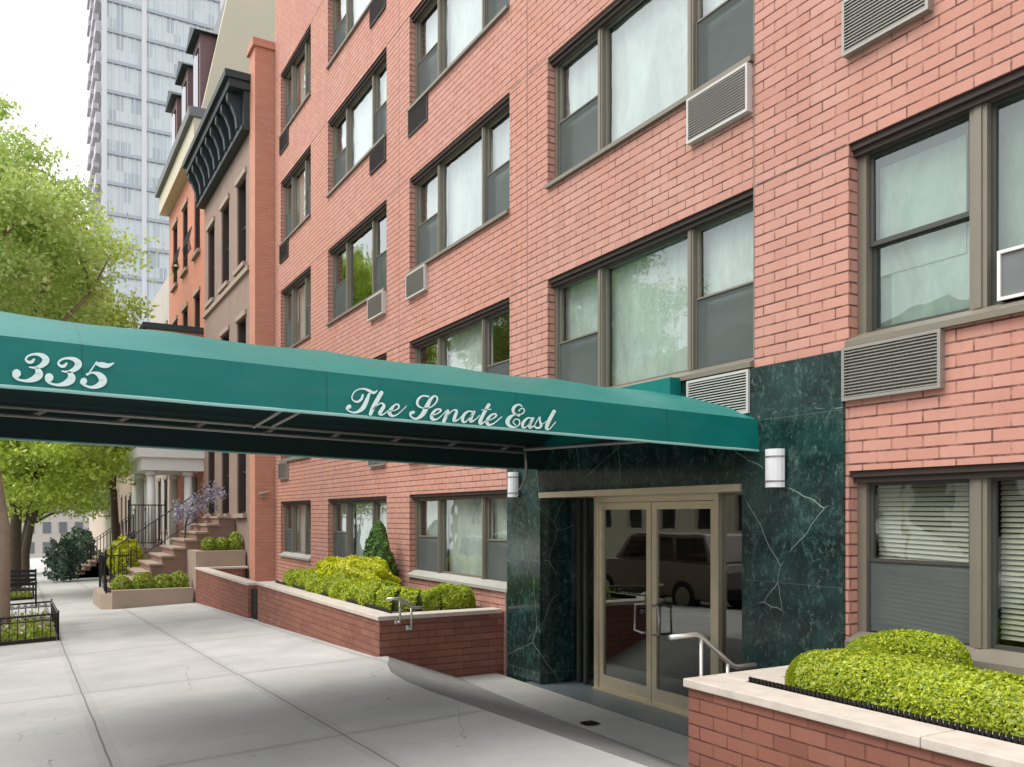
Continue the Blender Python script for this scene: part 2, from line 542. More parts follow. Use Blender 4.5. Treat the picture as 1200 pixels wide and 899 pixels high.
def m_screen():
    t = NT('insect_screen_mesh')
    tr = t.n('ShaderNodeBsdfTransparent')
    n = t.noise(2.0, 4, t.pos())
    d = t.n('ShaderNodeBsdfDiffuse'); t.l(t.mix(n.outputs[0], (0.10, 0.115, 0.115), (0.15, 0.17, 0.165)), d.inputs[0])
    ms = t.n('ShaderNodeMixShader'); ms.inputs[0].default_value = 0.72
    t.l(tr.outputs[0], ms.inputs[1]); t.l(d.outputs[0], ms.inputs[2]); t.l(ms.outputs[0], t.out.inputs[0])
    return t.m


M['screen'] = m_screen()
M['grille'] = m_plain('grille_aluminium', (0.33, 0.315, 0.285), 0.45, 0.4, var=0.1)
M['grille_white'] = m_plain('grille_white', (0.55, 0.54, 0.51), 0.5, 0.1, var=0.08)
M['grille_dark'] = m_plain('grille_dark', (0.055, 0.048, 0.045), 0.6, 0.2)
M['marble'] = m_marble()
M['awning'] = m_fabric('awning_canvas', (0.001, 0.168, 0.147))
M['underside_shade'] = m_plain('awning_underside_shade', (0.004, 0.030, 0.028), 0.7)  # near-black colour carries the shade under the awning
M['awning_trim'] = m_plain('awning_piping', (0.30, 0.56, 0.52), 0.6)
M['lettering'] = m_plain('white_lettering', (0.70, 0.88, 0.86), 0.6, var=0.05)
M['pipe'] = m_plain('galvanised_pipe', (0.30, 0.30, 0.285), 0.45, 0.6, var=0.2)
M['door_metal'] = m_plain('satin_bronze', (0.72, 0.65, 0.48), 0.30, 0.65, var=0.14, scale=5, bump=0.06)
M['steel'] = m_plain('brushed_steel', (0.60, 0.60, 0.58), 0.32, 0.8, var=0.08, bump=0.05)
M['iron'] = m_plain('black_iron', (0.012, 0.013, 0.014), 0.45, 0.3)
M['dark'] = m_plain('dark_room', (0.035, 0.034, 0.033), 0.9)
M['lobby'] = m_plain('lobby_dark', (0.03, 0.022, 0.016), 0.6)
M['cornice'] = m_plain('cornice_paint', (0.022, 0.036, 0.042), 0.6, var=0.25)
M['roof_slate'] = m_plain('roof_slate', (0.16, 0.17, 0.175), 0.7, var=0.2)
M['dark_wood'] = m_plain('dark_wood', (0.055, 0.035, 0.032), 0.7)
M['plum'] = m_plain('plum_paint', (0.17, 0.10, 0.105), 0.7)
M['glass'] = m_glass('window_glass')
M['glass_up'] = m_glass('window_glass_bright', base=0.20, gain=1.0, wav=0.14)
M['glass_door'] = m_glass('door_glass', tint=(0.5, 0.5, 0.48), base=0.15, gain=1.0, wav=0.008)
def m_curtain(name, c, var):
    t = NT(name)
    sv = t.n('ShaderNodeVectorMath', operation='MULTIPLY'); sv.inputs[1].default_value = (1, 1, 0.4); t.l(t.pos(), sv.inputs[0])
    n = t.noise(3.2, 7, sv.outputs[0], 0.72, 0.4)
    n2 = t.noise(0.8, 2, t.pos())
    col = t.mix(t.ramp(n.outputs[0], [(0.36, 0.0), (0.62, 1.0)]), tuple(x * (1 - var) for x in c), tuple(min(1, x * (1 + var * .5)) for x in c))
    col = t.mix(t.math('MULTIPLY', n2.outputs[0], .3), col, tuple(x * .7 for x in c))
    return t.bsdf(col, 0.9, 0, 0.2)


M['curtain'] = m_curtain('curtain_white', (0.55, 0.60, 0.57), 0.26)
M['curtain_mint'] = m_curtain('curtain_mint', (0.19, 0.27, 0.225), 0.3)
M['curtain_pale'] = m_curtain('curtain_pale', (0.33, 0.43, 0.37), 0.3)
M['blind'] = m_plain('blind_slats', (0.42, 0.40, 0.31), 0.6, var=0.08)
M['bark'] = m_plain('bark', (0.10, 0.075, 0.055), 0.9, var=0.45, scale=9, bump=0.9)
M['bark_pale'] = m_plain('bark_pale', (0.27, 0.21, 0.155), 0.9, var=0.35, scale=6, bump=0.8)
M['leaf_tree'] = m_leaf('leaf_tree', (0.34, 0.46, 0.05), (0.50, 0.64, 0.08), (0.68, 0.80, 0.18), 0.5, 0.9)
M['leaf_tree2'] = m_leaf('leaf_tree_pale', (0.36, 0.50, 0.11), (0.52, 0.68, 0.19), (0.74, 0.84, 0.40), 0.55, 0.95)
M['leaf_hedge'] = m_leaf('leaf_hedge', (0.18, 0.30, 0.015), (0.44, 0.55, 0.02), (0.74, 0.80, 0.06), 0.4)
M['leaf_green'] = m_leaf('leaf_boxwood', (0.16, 0.28, 0.02), (0.36, 0.48, 0.03), (0.60, 0.70, 0.08), 0.4)
M['leaf_yellow'] = m_leaf('leaf_golden', (0.42, 0.50, 0.01), (0.66, 0.70, 0.015), (0.80, 0.80, 0.03), 0.35)
M['leaf_conifer'] = m_leaf('leaf_conifer', (0.04, 0.12, 0.02), (0.10, 0.24, 0.04), (0.22, 0.40, 0.08), 0.25)
M['leaf_dark'] = m_leaf('leaf_dark', (0.03, 0.07, 0.05), (0.07, 0.13, 0.08), (0.16, 0.24, 0.14), 0.2)
M['core'] = m_plain('hedge_twigs', (0.05, 0.065, 0.015), 0.95, var=0.4, scale=20)
M['wisteria'] = m_leaf('wisteria_bloom', (0.22, 0.21, 0.31), (0.38, 0.37, 0.47), (0.60, 0.60, 0.66), 0.3)
M['bloom'] = m_leaf('bed_blossom', (0.55, 0.45, 0.30), (0.55, 0.55, 0.35), (0.75, 0.70, 0.62), 0.3)
def m_tower():
    t = NT('tower_glass')
    sp = t.n('ShaderNodeSeparateXYZ'); t.l(t.pos(), sp.inputs[0])
    cb = t.n('ShaderNodeCombineXYZ')
    t.l(t.math('FLOOR', t.math('DIVIDE', t.math('ADD', sp.outputs[0], -7.15), 0.72)), cb.inputs[0])
    t.l(t.math('FLOOR', t.math('DIVIDE', t.math('ADD', sp.outputs[2], 7.0), 1.625)), cb.inputs[1])
    w = t.n('ShaderNodeTexWhiteNoise'); t.l(cb.outputs[0], w.inputs[0])
    n = t.noise(0.05, 3, t.pos())
    col = t.mix(n.outputs[0], (0.53, 0.60, 0.61), (0.67, 0.73, 0.74))
    col = t.mix(t.ramp(w.outputs[0], [(0.6, 0.0), (0.95, 0.75)]), col, (0.33, 0.40, 0.44))
    return t.bsdf(col, 0.12, 0, 0.8)


M['tower_glass'] = m_tower()  # pale tower colours: distance haze put into the materials
M['tower_white'] = m_plain('tower_panel', (0.68, 0.70, 0.71), 0.5, var=0.04, scale=0.3)
M['tower_band'] = m_plain('tower_spandrel', (0.42, 0.46, 0.50), 0.5, var=0.08, scale=0.3)
M['tower_side'] = m_plain('tower_balcony', (0.52, 0.50, 0.53), 0.6, var=0.15, scale=0.3)
M['steps'] = m_plain('redstone_steps', (0.27, 0.165, 0.13), 0.8, var=0.25, scale=4)
M['car_paint'] = m_plain('car_paint', (0.33, 0.31, 0.29), 0.25, 0.5, var=0.03, bump=0.0)
M['car_paint_white'] = m_plain('car_paint_white', (0.70, 0.70, 0.70), 0.25, 0.1, var=0.03, bump=0.0)
M['car_glass'] = m_plain('car_glass', (0.02, 0.022, 0.025), 0.05, 0.0, var=0.05, bump=0.0, spec=0.8)
M['rubber'] = m_plain('rubber', (0.02, 0.02, 0.02), 0.8)
M['red_lens'] = m_plain('red_lens', (0.4, 0.02, 0.02), 0.2)
M['opal'] = m_plain('opal_glass', (0.76, 0.77, 0.80), 0.35, var=0.05)


# ------------------------------------------------------------------ foliage
def leaf_mesh(name, pts, size, mat, parent, normals=None, jit=1.0, elong=1.6):
    """one small four-sided leaf at each point"""
    n = len(pts)
    pts = np.asarray(pts, float)
    if parent is not None:
        p, base = parent, Vector((0, 0, 0))
        while p is not None:
            base += p.location
            p = p.parent
        pts = pts - np.array(base)
    a = rng.normal(size=(n, 3))
    if normals is not None:
        a = np.asarray(normals) + a * 0.55 * jit
    a /= np.linalg.norm(a, axis=1)[:, None] + 1e-9
    b = rng.normal(size=(n, 3))
    u = np.cross(a, b); u /= np.linalg.norm(u, axis=1)[:, None] + 1e-9
    v = np.cross(a, u)
    s = size * rng.uniform(0.6, 1.35, n)[:, None]
    u = u * s * elong * 0.5
    v = v * s * 0.5
    V = np.stack([pts - u, pts + v * 0.9 - u * 0.1, pts + u, pts - v * 0.9 - u * 0.1], axis=1).reshape(-1, 3)
    me = bpy.data.meshes.new(name)
    me.vertices.add(4 * n)
    me.loops.add(4 * n)
    me.polygons.add(n)
    me.vertices.foreach_set('co', V.ravel())
    me.loops.foreach_set('vertex_index', np.arange(4 * n))
    me.polygons.foreach_set('loop_start', np.arange(0, 4 * n, 4))
    me.polygons.foreach_set('loop_total', np.full(n, 4))
    me.materials.append(mat)
    me.update()
    o = bpy.data.objects.new(name, me)
    COL.objects.link(o)
    if parent is not None: o.parent = parent
    return o


def crown_points(center, rad, clumps, per, spread, seed, low=-0.75):
    r = np.random.default_rng(seed)
    P = []
    C = []
    for i in range(clumps):
        d = r.normal(size=3); d /= np.linalg.norm(d)
        if d[2] < low: d[2] = -d[2]
        k = r.uniform(0.35, 1.0) ** 0.6 * r.uniform(0.82, 1.12)
        c = np.array(center) + d * k * np.array(rad)
        C.append(c)
        m = int(per * r.uniform(0.5, 1.4))
        q = r.normal(size=(m, 3)) * spread * np.array([1, 1, 0.6]) * r.uniform(0.6, 1.3)
        P.append(c + q)
    return np.concatenate(P), C


def make_tree(name, label, x, y, crown, rad, clumps, per, leaf, lmat, bmat, trunk_r, seed, group, limb_n=9, zt=None, spread=0.33):
    r = random.Random(seed)
    z0 = G(x, y) - 0.05
    t = thing(name, (x, y, z0), label, 'tree', group)
    cx, cy, cz = crown
    fork = zt if zt is not None else cz - rad[2] * 0.75
    tb = MB()
    tb.tube([(x, y, z0), (x + 0.03, y, z0 + 0.25), (x + 0.05, y + 0.03, (z0 + fork) / 2), (x + (cx - x) * 0.25, y + (cy - y) * 0.25, fork)],
            [trunk_r * 1.45, trunk_r * 1.05, trunk_r * 0.92, trunk_r * 0.75], 12, caps=False)
    tb.build('trunk', bmat, t, True)
    pts, C = crown_points(crown, rad, clumps, per, spread, seed)
    lb = MB()
    f = Vector((x + (cx - x) * 0.25, y + (cy - y) * 0.25, fork - 0.1))
    tgt = sorted(C, key=lambda c: r.random())[:limb_n]
    for c in tgt:
        c = Vector(c)
        m1 = f.lerp(c, 0.35) + Vector((r.uniform(-.2, .2), r.uniform(-.2, .2), 0.25))
        m2 = f.lerp(c, 0.7) + Vector((r.uniform(-.25, .25), r.uniform(-.25, .25), 0.2))
        lb.tube([f, m1, m2, c], [trunk_r * 0.5, trunk_r * 0.33, trunk_r * 0.2, 0.012], 7)
        for q in range(3):
            e = c + Vector((r.uniform(-.7, .7), r.uniform(-.7, .7), r.uniform(-.2, .6)))
            lb.tube([m2, m2.lerp(e, .5) + Vector((0, 0, .08)), e], [trunk_r * 0.14, 0.02, 0.006], 5)
    lb.build('limb', bmat, t, True)
    leaf_mesh('crown', pts, leaf, lmat, t)
    return t


def blob_points(n, center, rad, seed, power=2.6, noise=0.1, bottom=-0.9, depth=0.12):
    """points with outward normals on a lumpy rounded block"""
    r = np.random.default_rng(seed)
    d = r.normal(size=(n, 3))
    d /= np.linalg.norm(d, axis=1)[:, None]
    k = (np.abs(d) ** power).sum(axis=1) ** (-1.0 / power)
    ph = r.uniform(0, 6.28, 6)
    lum = 1 + noise * (np.sin(d[:, 0] * 7 + ph[0]) * np.cos(d[:, 1] * 8 + ph[1]) + 0.6 * np.sin(d[:, 2] * 11 + d[:, 0] * 9 + ph[2]))
    q = d * (k * lum * (1 - depth * r.uniform(0, 1, n) ** 1.5))[:, None]
    keep = q[:, 2] > bottom
    q, d = q[keep], d[keep]
    return np.array(center) + q * np.array(rad), d


def hedge_run(name, label, path, width, height, seed, leafmat, n_per_m, leaf, cat='hedge', zbase=None, lump=0.07, into=None):
    """clipped hedge that follows a path of (x, y) points; rounded cross-section, leaves all over it, twiggy core"""
    r = np.random.default_rng(seed)
    path = [np.array(p, float) for p in path]
    t = into or thing(name, (float(path[0][0]), float(path[0][1]), zbase), label, cat)
    seg = [np.linalg.norm(path[i + 1] - path[i]) for i in range(len(path) - 1)]
    L = sum(seg)
    n = int(n_per_m * L)

    def at(s):
        for i, q in enumerate(seg):
            if s <= q or i == len(seg) - 1:
                d = (path[i + 1] - path[i]) / q
                return path[i] + d * min(s, q), d
            s -= q
    P, N = [], []
    ph = r.uniform(0, 6.28, 5)

    def prof(s, a):
        hw = width * 0.5 * (1 + lump * math.sin(s * 5.1 + ph[0]) + lump * 0.6 * math.sin(s * 11 + a * 3 + ph[1]))
        hh = height * (1 + lump * math.sin(s * 4.3 + ph[2]) + lump * 0.5 * math.sin(s * 13 + a * 2 + ph[3]))
        end = min(s, L - s)
        e = min(1.0, math.sqrt(max(0.0, 1 - (1 - min(1, end / (width * 0.55))) ** 2)) + 0.02)
        return hw * (0.84 + 0.16 * e), hh * (0.88 + 0.12 * e)
    for i in range(n):
        s = r.uniform(0, L)
        a = r.uniform(-0.12, math.pi + 0.12)
        hw, hh = prof(s, a)
        ca, sa = math.cos(a), math.sin(a)
        pw = 0.62
        ox = math.copysign(abs(ca) ** pw, ca) * hw
        oz = math.copysign(abs(sa) ** pw, sa) * hh
        dd = 1 - 0.12 * r.uniform(0, 1) ** 2
        c, d = at(s)
        nrm = np.array([-d[1], d[0]])
        P.append((c[0] + nrm[0] * ox * dd, c[1] + nrm[1] * ox * dd, zbase + oz * dd))
        N.append((nrm[0] * ca, nrm[1] * ca, sa + 0.1))
    # ends
    for e, sg in ((path[0], -1), (path[-1], 1)):
        c, d = at(0.01 if sg < 0 else L - 0.01)
        m = int(n_per_m * width * 0.5)
        nrm = np.array([-d[1], d[0]])
        hw, hh = prof(0.01 if sg < 0 else L - 0.01, 1.0)
        for i in range(int(m * 1.5)):
            th, ph2 = math.acos(r.uniform(0, 1)), r.uniform(0, 6.283)
            ax_ = math.cos(th) ** .7
            rr_ = math.sin(th) ** .75
            la, ve = rr_ * math.cos(ph2), rr_ * abs(math.sin(ph2)) ** .7
            P.append((c[0] + nrm[0] * la * hw + sg * d[0] * ax_ * width * .30, c[1] + nrm[1] * la * hw + sg * d[1] * ax_ * width * .30, zbase + ve * hh))
            N.append((sg * d[0], sg * d[1], 0.2))
    leaf_mesh('foliage', P, leaf, leafmat, t, N)
    mb = MB()
    k = max(6, int(L / 0.08))
    rings = []
    for i in range(k + 1):
        s = L * i / k
        c, d = at(min(max(s, 0.05), L - 0.05))
        nrm = np.array([-d[1], d[0]])
        ring = []
        for j in range(9):
            a = math.pi * j / 8
            hw, hh = prof(s, a)
            ca, sa = math.cos(a), math.sin(a)
            ox = math.copysign(abs(ca) ** .62, ca) * hw * 0.86
            oz = abs(sa) ** .62 * hh * 0.86
            ring.append(len(mb.v))
            mb.v.append((c[0] + nrm[0] * ox, c[1] + nrm[1] * ox, zbase + oz))
        rings.append(ring)
    for i in range(k):
        for j in range(8):
            mb.f.append((rings[i][j], rings[i][j + 1], rings[i + 1][j + 1], rings[i + 1][j]))
    mb.f.append(tuple(rings[0])); mb.f.append(tuple(rings[-1])[::-1])
    mb.build('twigs', M['core'], t)
    return t


def shrub(name, label, center, rad, n, leaf, mat, seed, cat='shrub', group=None, power=2.2, noise=0.12, stem=True):
    cx, cy, cz = center
    t = thing(name, (cx, cy, cz - rad[2]), label, cat, group)
    p, nn = blob_points(n, center, rad, seed, power, noise)
    leaf_mesh('foliage', p, leaf, mat, t, nn)
    if stem:
        mb = MB()
        rr = random.Random(seed)
        for i in range(5):
            a = rr.uniform(0, 6.28)
            mb.tube([(cx, cy, cz - rad[2] - 0.03), (cx + math.cos(a) * rad[0] * .3, cy + math.sin(a) * rad[1] * .3, cz),
                     (cx + math.cos(a) * rad[0] * .5, cy + math.sin(a) * rad[1] * .5, cz + rad[2] * .5)], [0.02, 0.014, 0.005], 5)
        mb.build('stem', M['bark'], t)
    return t


# ------------------------------------------------------------------ ground
D = 5.2            # plane of the apartment facade
DD = 5.62          # plane of the entrance doors
ZP = -1.96         # floor of the sunken entrance

g = MB()
g.quad((-400, -300, -1.9 + .036 * 309 - 1.0), (400, -300, -1.9 + .036 * 309 - 1.0), (400, 600, -1.9 - .036 * 591 - 1.0), (-400, 600, -1.9 - .036 * 591 - 1.0))
structure(g.build('ground', M['asphalt']))

# sidewalk with a straight inner edge, a curved corner at the planter and a sunken entrance
sw = MB()
edge = [(-20, 3.13), (3.0, 3.13), (6.9, 3.13), (7.6, 3.17), (8.2, 3.26), (8.7, 3.42), (9.1, 3.60), (9.32, 3.66)]
edge = [(y, x) for y, x in edge]
for (ya, xa), (yb, xb) in zip(edge[:-1], edge[1:]):
    sw.quad((-1.35, ya, G(-1.35, ya)), (xa, ya, G(xa, ya)), (xb, yb, G(xb, yb)), (-1.35, yb, G(-1.35, yb)))
prev = 9.32
for yb, xe in ((14.0, 4.0), (21.6, 4.0), (30, 4.7), (45, 4.7), (70, 4.7), (140, 4.7), (260, 4.7)):
    sw.quad((-1.35, prev, G(-1.35, prev)), (xe, prev, G(xe, prev)), (xe, yb, G(xe, yb)), (-1.35, yb, G(-1.35, yb)))
    prev = yb
structure(sw.build('sidewalk', M['sidewalk']))
kb = MB()
kb.hexa([(-1.52, -20, G(-1.35, -20) - .4), (-1.352, -20, G(-1.35, -20) - .4), (-1.352, 260, G(-1.35, 260) - .4), (-1.52, 260, G(-1.35, 260) - .4),
         (-1.52, -20, G(-1.35, -20) + .002), (-1.352, -20, G(-1.35, -20) + .002), (-1.352, 260, G(-1.35, 260) + .002), (-1.52, 260, G(-1.35, 260) + .002)])
structure(kb.build('kerb', M['kerb']))


def GR(y): return G(-1.35, y) - 0.14


rd = MB()
rd.quad((-10.0, -60, GR(-60)), (-1.50, -60, GR(-60)), (-1.50, 300, GR(300)), (-10.0, 300, GR(300)))
structure(rd.build('road', M['asphalt']))
sw2 = MB()
sw2.quad((-14.0, -60, GR(-60) + .14), (-10.0, -60, GR(-60) + .14), (-10.0, 300, GR(300) + .14), (-14.0, 300, GR(300) + .14))
sw2.quad((-10.0, -60, GR(-60) + .14), (-10.0, -60, GR(-60) - .1), (-10.0, 300, GR(300) - .1), (-10.0, 300, GR(300) + .14))
structure(sw2.build('far_sidewalk', M['sidewalk']))
# ramp from the sidewalk down to the entrance floor
rp = MB()
foot = [(-20, 4.45), (3.0, 4.45), (6.9, 4.47), (7.6, 4.48), (8.2, 4.50), (8.7, 4.52), (9.1, 4.54), (9.32, 4.55)]
for ((ya, xa), (yb, xb)), ((_, fa), (_, fb)) in zip(zip(edge[:-1], edge[1:]), zip(foot[:-1], foot[1:])):
    rp.quad((xa, ya, G(xa, ya) - .001), (fa, ya, ZP + .003), (fb, yb, ZP + .003), (xb, yb, G(xb, yb) - .001))
structure(rp.build('entrance_path', M['ramp']))
pd = MB()
pd.box(4.2, 5.10, 4.04, 9.3, ZP - .1, ZP)
structure(pd.build('entrance_pavement', M['pad']))
sl_ = MB()
sl_.box(5.10, 5.72, 5.0, 8.6, ZP - .1, ZP + .006)
structure(sl_.build('entrance_floor', M['slate']))

dr = MB()
dc = Vector((4.62, 6.6, ZP + .004))
dr.poly([dc + Vector((math.cos(a) * .09, math.sin(a) * .09, 0.003)) for a in [i * math.pi / 12 for i in range(24)]])
for i in range(-3, 4):
    dr.box(dc.x - .07, dc.x + .07, dc.y + i * .022 - .004, dc.y + i * .022 + .004, dc.z + .002, dc.z + .008)
tag(dr.build('floor_drain', M['iron']), 'round dark floor drain in the sunken entrance floor', 'drain')


# ------------------------------------------------------------------ apartment building
def wall_holes(mb, X, y0, y1, z0, z1, holes, depth, back=None):
    ys = sorted({y0, y1, *[h[0] for h in holes], *[h[1] for h in holes]})
    zs = sorted({z0, z1, *[h[2] for h in holes], *[h[3] for h in holes]})
    ys = [v for v in ys if y0 <= v <= y1]
    zs = [v for v in zs if z0 <= v <= z1]
    for a, b in zip(ys[:-1], ys[1:]):
        for c, d in zip(zs[:-1], zs[1:]):
            my, mz = (a + b) / 2, (c + d) / 2
            if any(h[0] < my < h[1] and h[2] < mz < h[3] for h in holes): continue
            mb.quad((X, b, c), (X, a, c), (X, a, d), (X, b, d))
    for h in holes:
        ya, yb, za, zb = h[:4]
        dp = h[4] if len(h) > 4 else depth
        mb.quad((X, ya, za), (X + dp, ya, za), (X + dp, ya, zb), (X, ya, zb))
        mb.quad((X, yb, zb), (X + dp, yb, zb), (X + dp, yb, za), (X, yb, za))
        mb.quad((X, ya, zb), (X + dp, ya, zb), (X + dp, yb, zb), (X, yb, zb))
        mb.quad((X, yb, za), (X + dp, yb, za), (X + dp, ya, za), (X, ya, za))


ROWS = [(-0.92, 0.322), (1.245, 2.695), (3.755, 5.23), (6.28, 7.76), (8.81, 10.29)]
COLS = [(17.55, 19.96), (13.26, 16.40), (9.15, 12.30), (5.09, 8.27), (0.95, 4.166)]
holes = []
for ci, (ya, yb) in enumerate(COLS):
    for ri, (za, zb) in enumerate(ROWS):
        if ci == 3 and ri == 0: continue
        holes.append((ya, yb, za, zb))
        
bld = thing('apartment_building', (D, 9.0, -2.0), 'pink brick apartment building with rows of wide windows and green marble entrance', 'building')
wmb = MB()
ent = (5.12, 8.45, -4.0, 0.30, 0.43)
wall_list = holes + [ent]
wall_holes(wmb, D, -2.5, 20.5, -4.0, 15.6, wall_list, 0.17)
wall = wmb.build('wall', M['brick'], bld)
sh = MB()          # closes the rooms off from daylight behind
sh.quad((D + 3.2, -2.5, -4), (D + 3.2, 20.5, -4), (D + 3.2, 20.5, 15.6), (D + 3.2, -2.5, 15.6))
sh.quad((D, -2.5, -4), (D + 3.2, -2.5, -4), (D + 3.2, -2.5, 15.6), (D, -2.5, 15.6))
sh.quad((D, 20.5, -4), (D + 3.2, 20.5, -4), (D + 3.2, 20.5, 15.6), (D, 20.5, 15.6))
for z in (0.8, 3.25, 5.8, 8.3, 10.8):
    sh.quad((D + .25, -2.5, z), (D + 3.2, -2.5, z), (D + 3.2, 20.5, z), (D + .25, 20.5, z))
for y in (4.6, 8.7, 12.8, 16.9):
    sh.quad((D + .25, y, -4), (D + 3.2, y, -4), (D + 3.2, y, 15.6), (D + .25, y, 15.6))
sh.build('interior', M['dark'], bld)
rf = MB()
rf.box(D - .02, D + 3.3, -2.5, 20.5, 15.6, 15.75)
rf.build('roof', M['limestone'], bld)
# joint lines in the brick: control joints and shelf angles
jt = MB()
for y in (8.72, 12.72, 4.62 + 0.47):
    j1 = MB()
    j1.box(D - .003, D + .004, y - .006, y + .006, 1.3, 15.5)
    j1.build('wall_joint', M['brownstone'], bld)
for z in (2.705, 5.24, 7.77, 10.3):
    for a, b in zip([c[1] for c in reversed(COLS)], [c[0] for c in list(reversed(COLS))[1:]] + [20.5]):
        jt = MB()
        jt.box(D - .003, D + .004, a + 0.02, b - 0.02, z - .004, z + .005)
        jt.build('wall_joint', M['brownstone'], bld)


def curtain(mb, X, y0, y1, z0, z1, amp, seed, gather=1.0):
    r = random.Random(seed)
    n = max(8, int((y1 - y0) / 0.018))
    k1, k2, p1, p2 = r.uniform(38, 55), r.uniform(15, 24), r.uniform(0, 6), r.uniform(0, 6)
    row = []
    for i in range(n + 1):
        y = y0 + (y1 - y0) * i / n
        x = X + amp * (math.sin(k1 * y + p1) + 0.7 * math.sin(k2 * y + p2))
        row.append((x, y))
    for (xa, a), (xb, b) in zip(row[:-1], row[1:]):
        mb.quad((xa, a, z0), (xb, b, z0), (xb, b, z1), (xa, a, z1))


def blinds(mb, X, y0, y1, z0, z1, pitch=0.034, droop=0.0):
    n = int((z1 - z0) / pitch)
    for i in range(n):
        z = z1 - (i + .5) * pitch
        dz = droop * (i / n)
        mb.hexa([(X, y0, z - .013), (X + .016, y0, z + .013), (X + .016, y1, z + .013 + dz), (X, y1, z - .013 + dz),
                 (X, y0, z - .011), (X + .016, y0, z + .015), (X + .016, y1, z + .015 + dz), (X, y1, z - .011 + dz)])


def apt_window(ci, ri, panels, seed, curtains, screens=(), big=False):
    """panels from the far (left) end to the near end: (fraction, 'H' double hung or 'P' picture)"""
    ya, yb = COLS[ci]
    za, zb = ROWS[ri]
    XF = D + 0.13
    fr = MB()
    jw = 0.055 if not big else 0.075
    sill_h = 0.075
    fr.box(XF - .035, XF + .06, ya, ya + jw, za + sill_h, zb)
    fr.box(XF - .035, XF + .06, yb - jw, yb, za + sill_h, zb)
    fr.box(XF - .03, XF + .058, ya + jw, yb - jw, zb - 0.075, zb)
    tot = sum(p[0] for p in panels)
    wid = (yb - ya - 2 * jw)
    y = yb - jw
    cells = []
    mw = 0.075 if not big else 0.115
    usable = wid - mw * (len(panels) - 1)
    for i, (fq, kind) in enumerate(panels):
        w = usable * fq / tot
        cells.append((y - w, y, kind))
        y -= w
        if i < len(panels) - 1:
            fr.box(XF - .045, XF + .06, y - mw, y, za + sill_h, zb - 0.075)
            fr.box(XF - .055, XF - .045, y - mw * .72, y - mw * .28, za + sill_h, zb - 0.075)
            y -= mw
    w = fr.build('window', M['frame'], bld)
    zl, zh = za + sill_h, zb - 0.075
    zm = zl + (zh - zl) * (0.49 if ri else 0.47)
    gm = M['glass_up'] if ri >= 2 else M['glass']
    sm = M['frame'] if not big else M['frame_dark']
    for j, (a, b, kind) in enumerate(cells):
        if kind == 'P':
            parts = [(zl, zh, 0.0, 0.028)]
        else:
            parts = [(zm - .012, zh, 0.0, .034), (zl, zm + .012, 0.032, .034)]
        for (c, d, xo, e) in parts:
            sash = MB()
            sash.box(XF + xo, XF + xo + .03, a, a + e, c, d); sash.box(XF + xo, XF + xo + .03, b - e, b, c, d)
            sash.box(XF + xo, XF + xo + .03, a + e, b - e, c, c + e); sash.box(XF + xo, XF + xo + .03, a + e, b - e, d - e, d)
            sash.build('sash', sm, w)
            tl = rng.uniform(-.004, .004, 2)
            gp = MB()
            gp.quad((XF + xo + .015 + tl[0], a + e, c + e), (XF + xo + .015 - tl[0], b - e, c + e), (XF + xo + .015 - tl[0] + tl[1], b - e, d - e), (XF + xo + .015 + tl[0] + tl[1], a + e, d - e))
            gp.build('pane', gm, w)
        if kind == 'H' and j in screens:
            sc = MB()
            sc.quad((XF - .004, a + .012, zl + .01), (XF - .004, b - .012, zl + .01), (XF - .004, b - .012, zm), (XF - .004, a + .012, zm))
            sc.build('screen', M['screen'], w)
            sash = MB()
            sash.box(XF - .014, XF - .002, a, a + .014, zl, zm + .01); sash.box(XF - .014, XF - .002, b - .014, b, zl, zm + .01)
            sash.box(XF - .014, XF - .002, a + .014, b - .014, zm, zm + .014)
            sash.build('screen_frame', sm, w)
        cu = MB()
        if curtains[j] == 'C':
            curtain(cu, XF + .12, a - .02, b + .02, zl - .02, zh + .02, 0.0045, seed * 7 + j)
        elif curtains[j] == 'F':
            cu.quad((XF + .10, a - .02, zl - .02), (XF + .10, b + .02, zl - .02), (XF + .10, b + .02, zh + .02), (XF + .10, a - .02, zh + .02))
        elif curtains[j] == 'B':
            blinds(cu, XF + .085, a + .01, b - .01, zl + (0.02 if j else 0.0), zh - .02, droop=0.0 if j else 0.05)
        if big and ri == 1 and j == 0:
            shd = MB()
            shd.box(XF + .080, XF + .084, a + .10, b - .03, zm - .22, zh - .10)
            shd.box(XF + .086, XF + .090, a + .04, b - .12, zl + .05, zm - .05)
            shd.build('shade', M['curtain_pale'], w)
        if cu.v:
            bl = curtains[j] == 'B'
            cu.build('blind' if bl else 'curtain', M['blind'] if bl else (M['curtain_mint'] if big else M['curtain']), w)
    sl = MB()
    sl.prism([(D - .045, ya - .0, za - .03), (D + .15, ya, za - .03), (D + .15, ya, za + sill_h), (D + .09, ya, za + sill_h), (D - .045, ya, za + .012)], (0, yb - ya, 0))
    sl.build('sill', M['frame'] if (ri or big) else M['sill_stone'], w)
    li = MB()  # added boxes at the window head, soffit shade put into their colour
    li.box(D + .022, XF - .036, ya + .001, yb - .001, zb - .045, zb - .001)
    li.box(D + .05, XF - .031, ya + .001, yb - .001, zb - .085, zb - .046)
    li.build('lintel_soffit', M['lintel_soffit'], w)
    return w


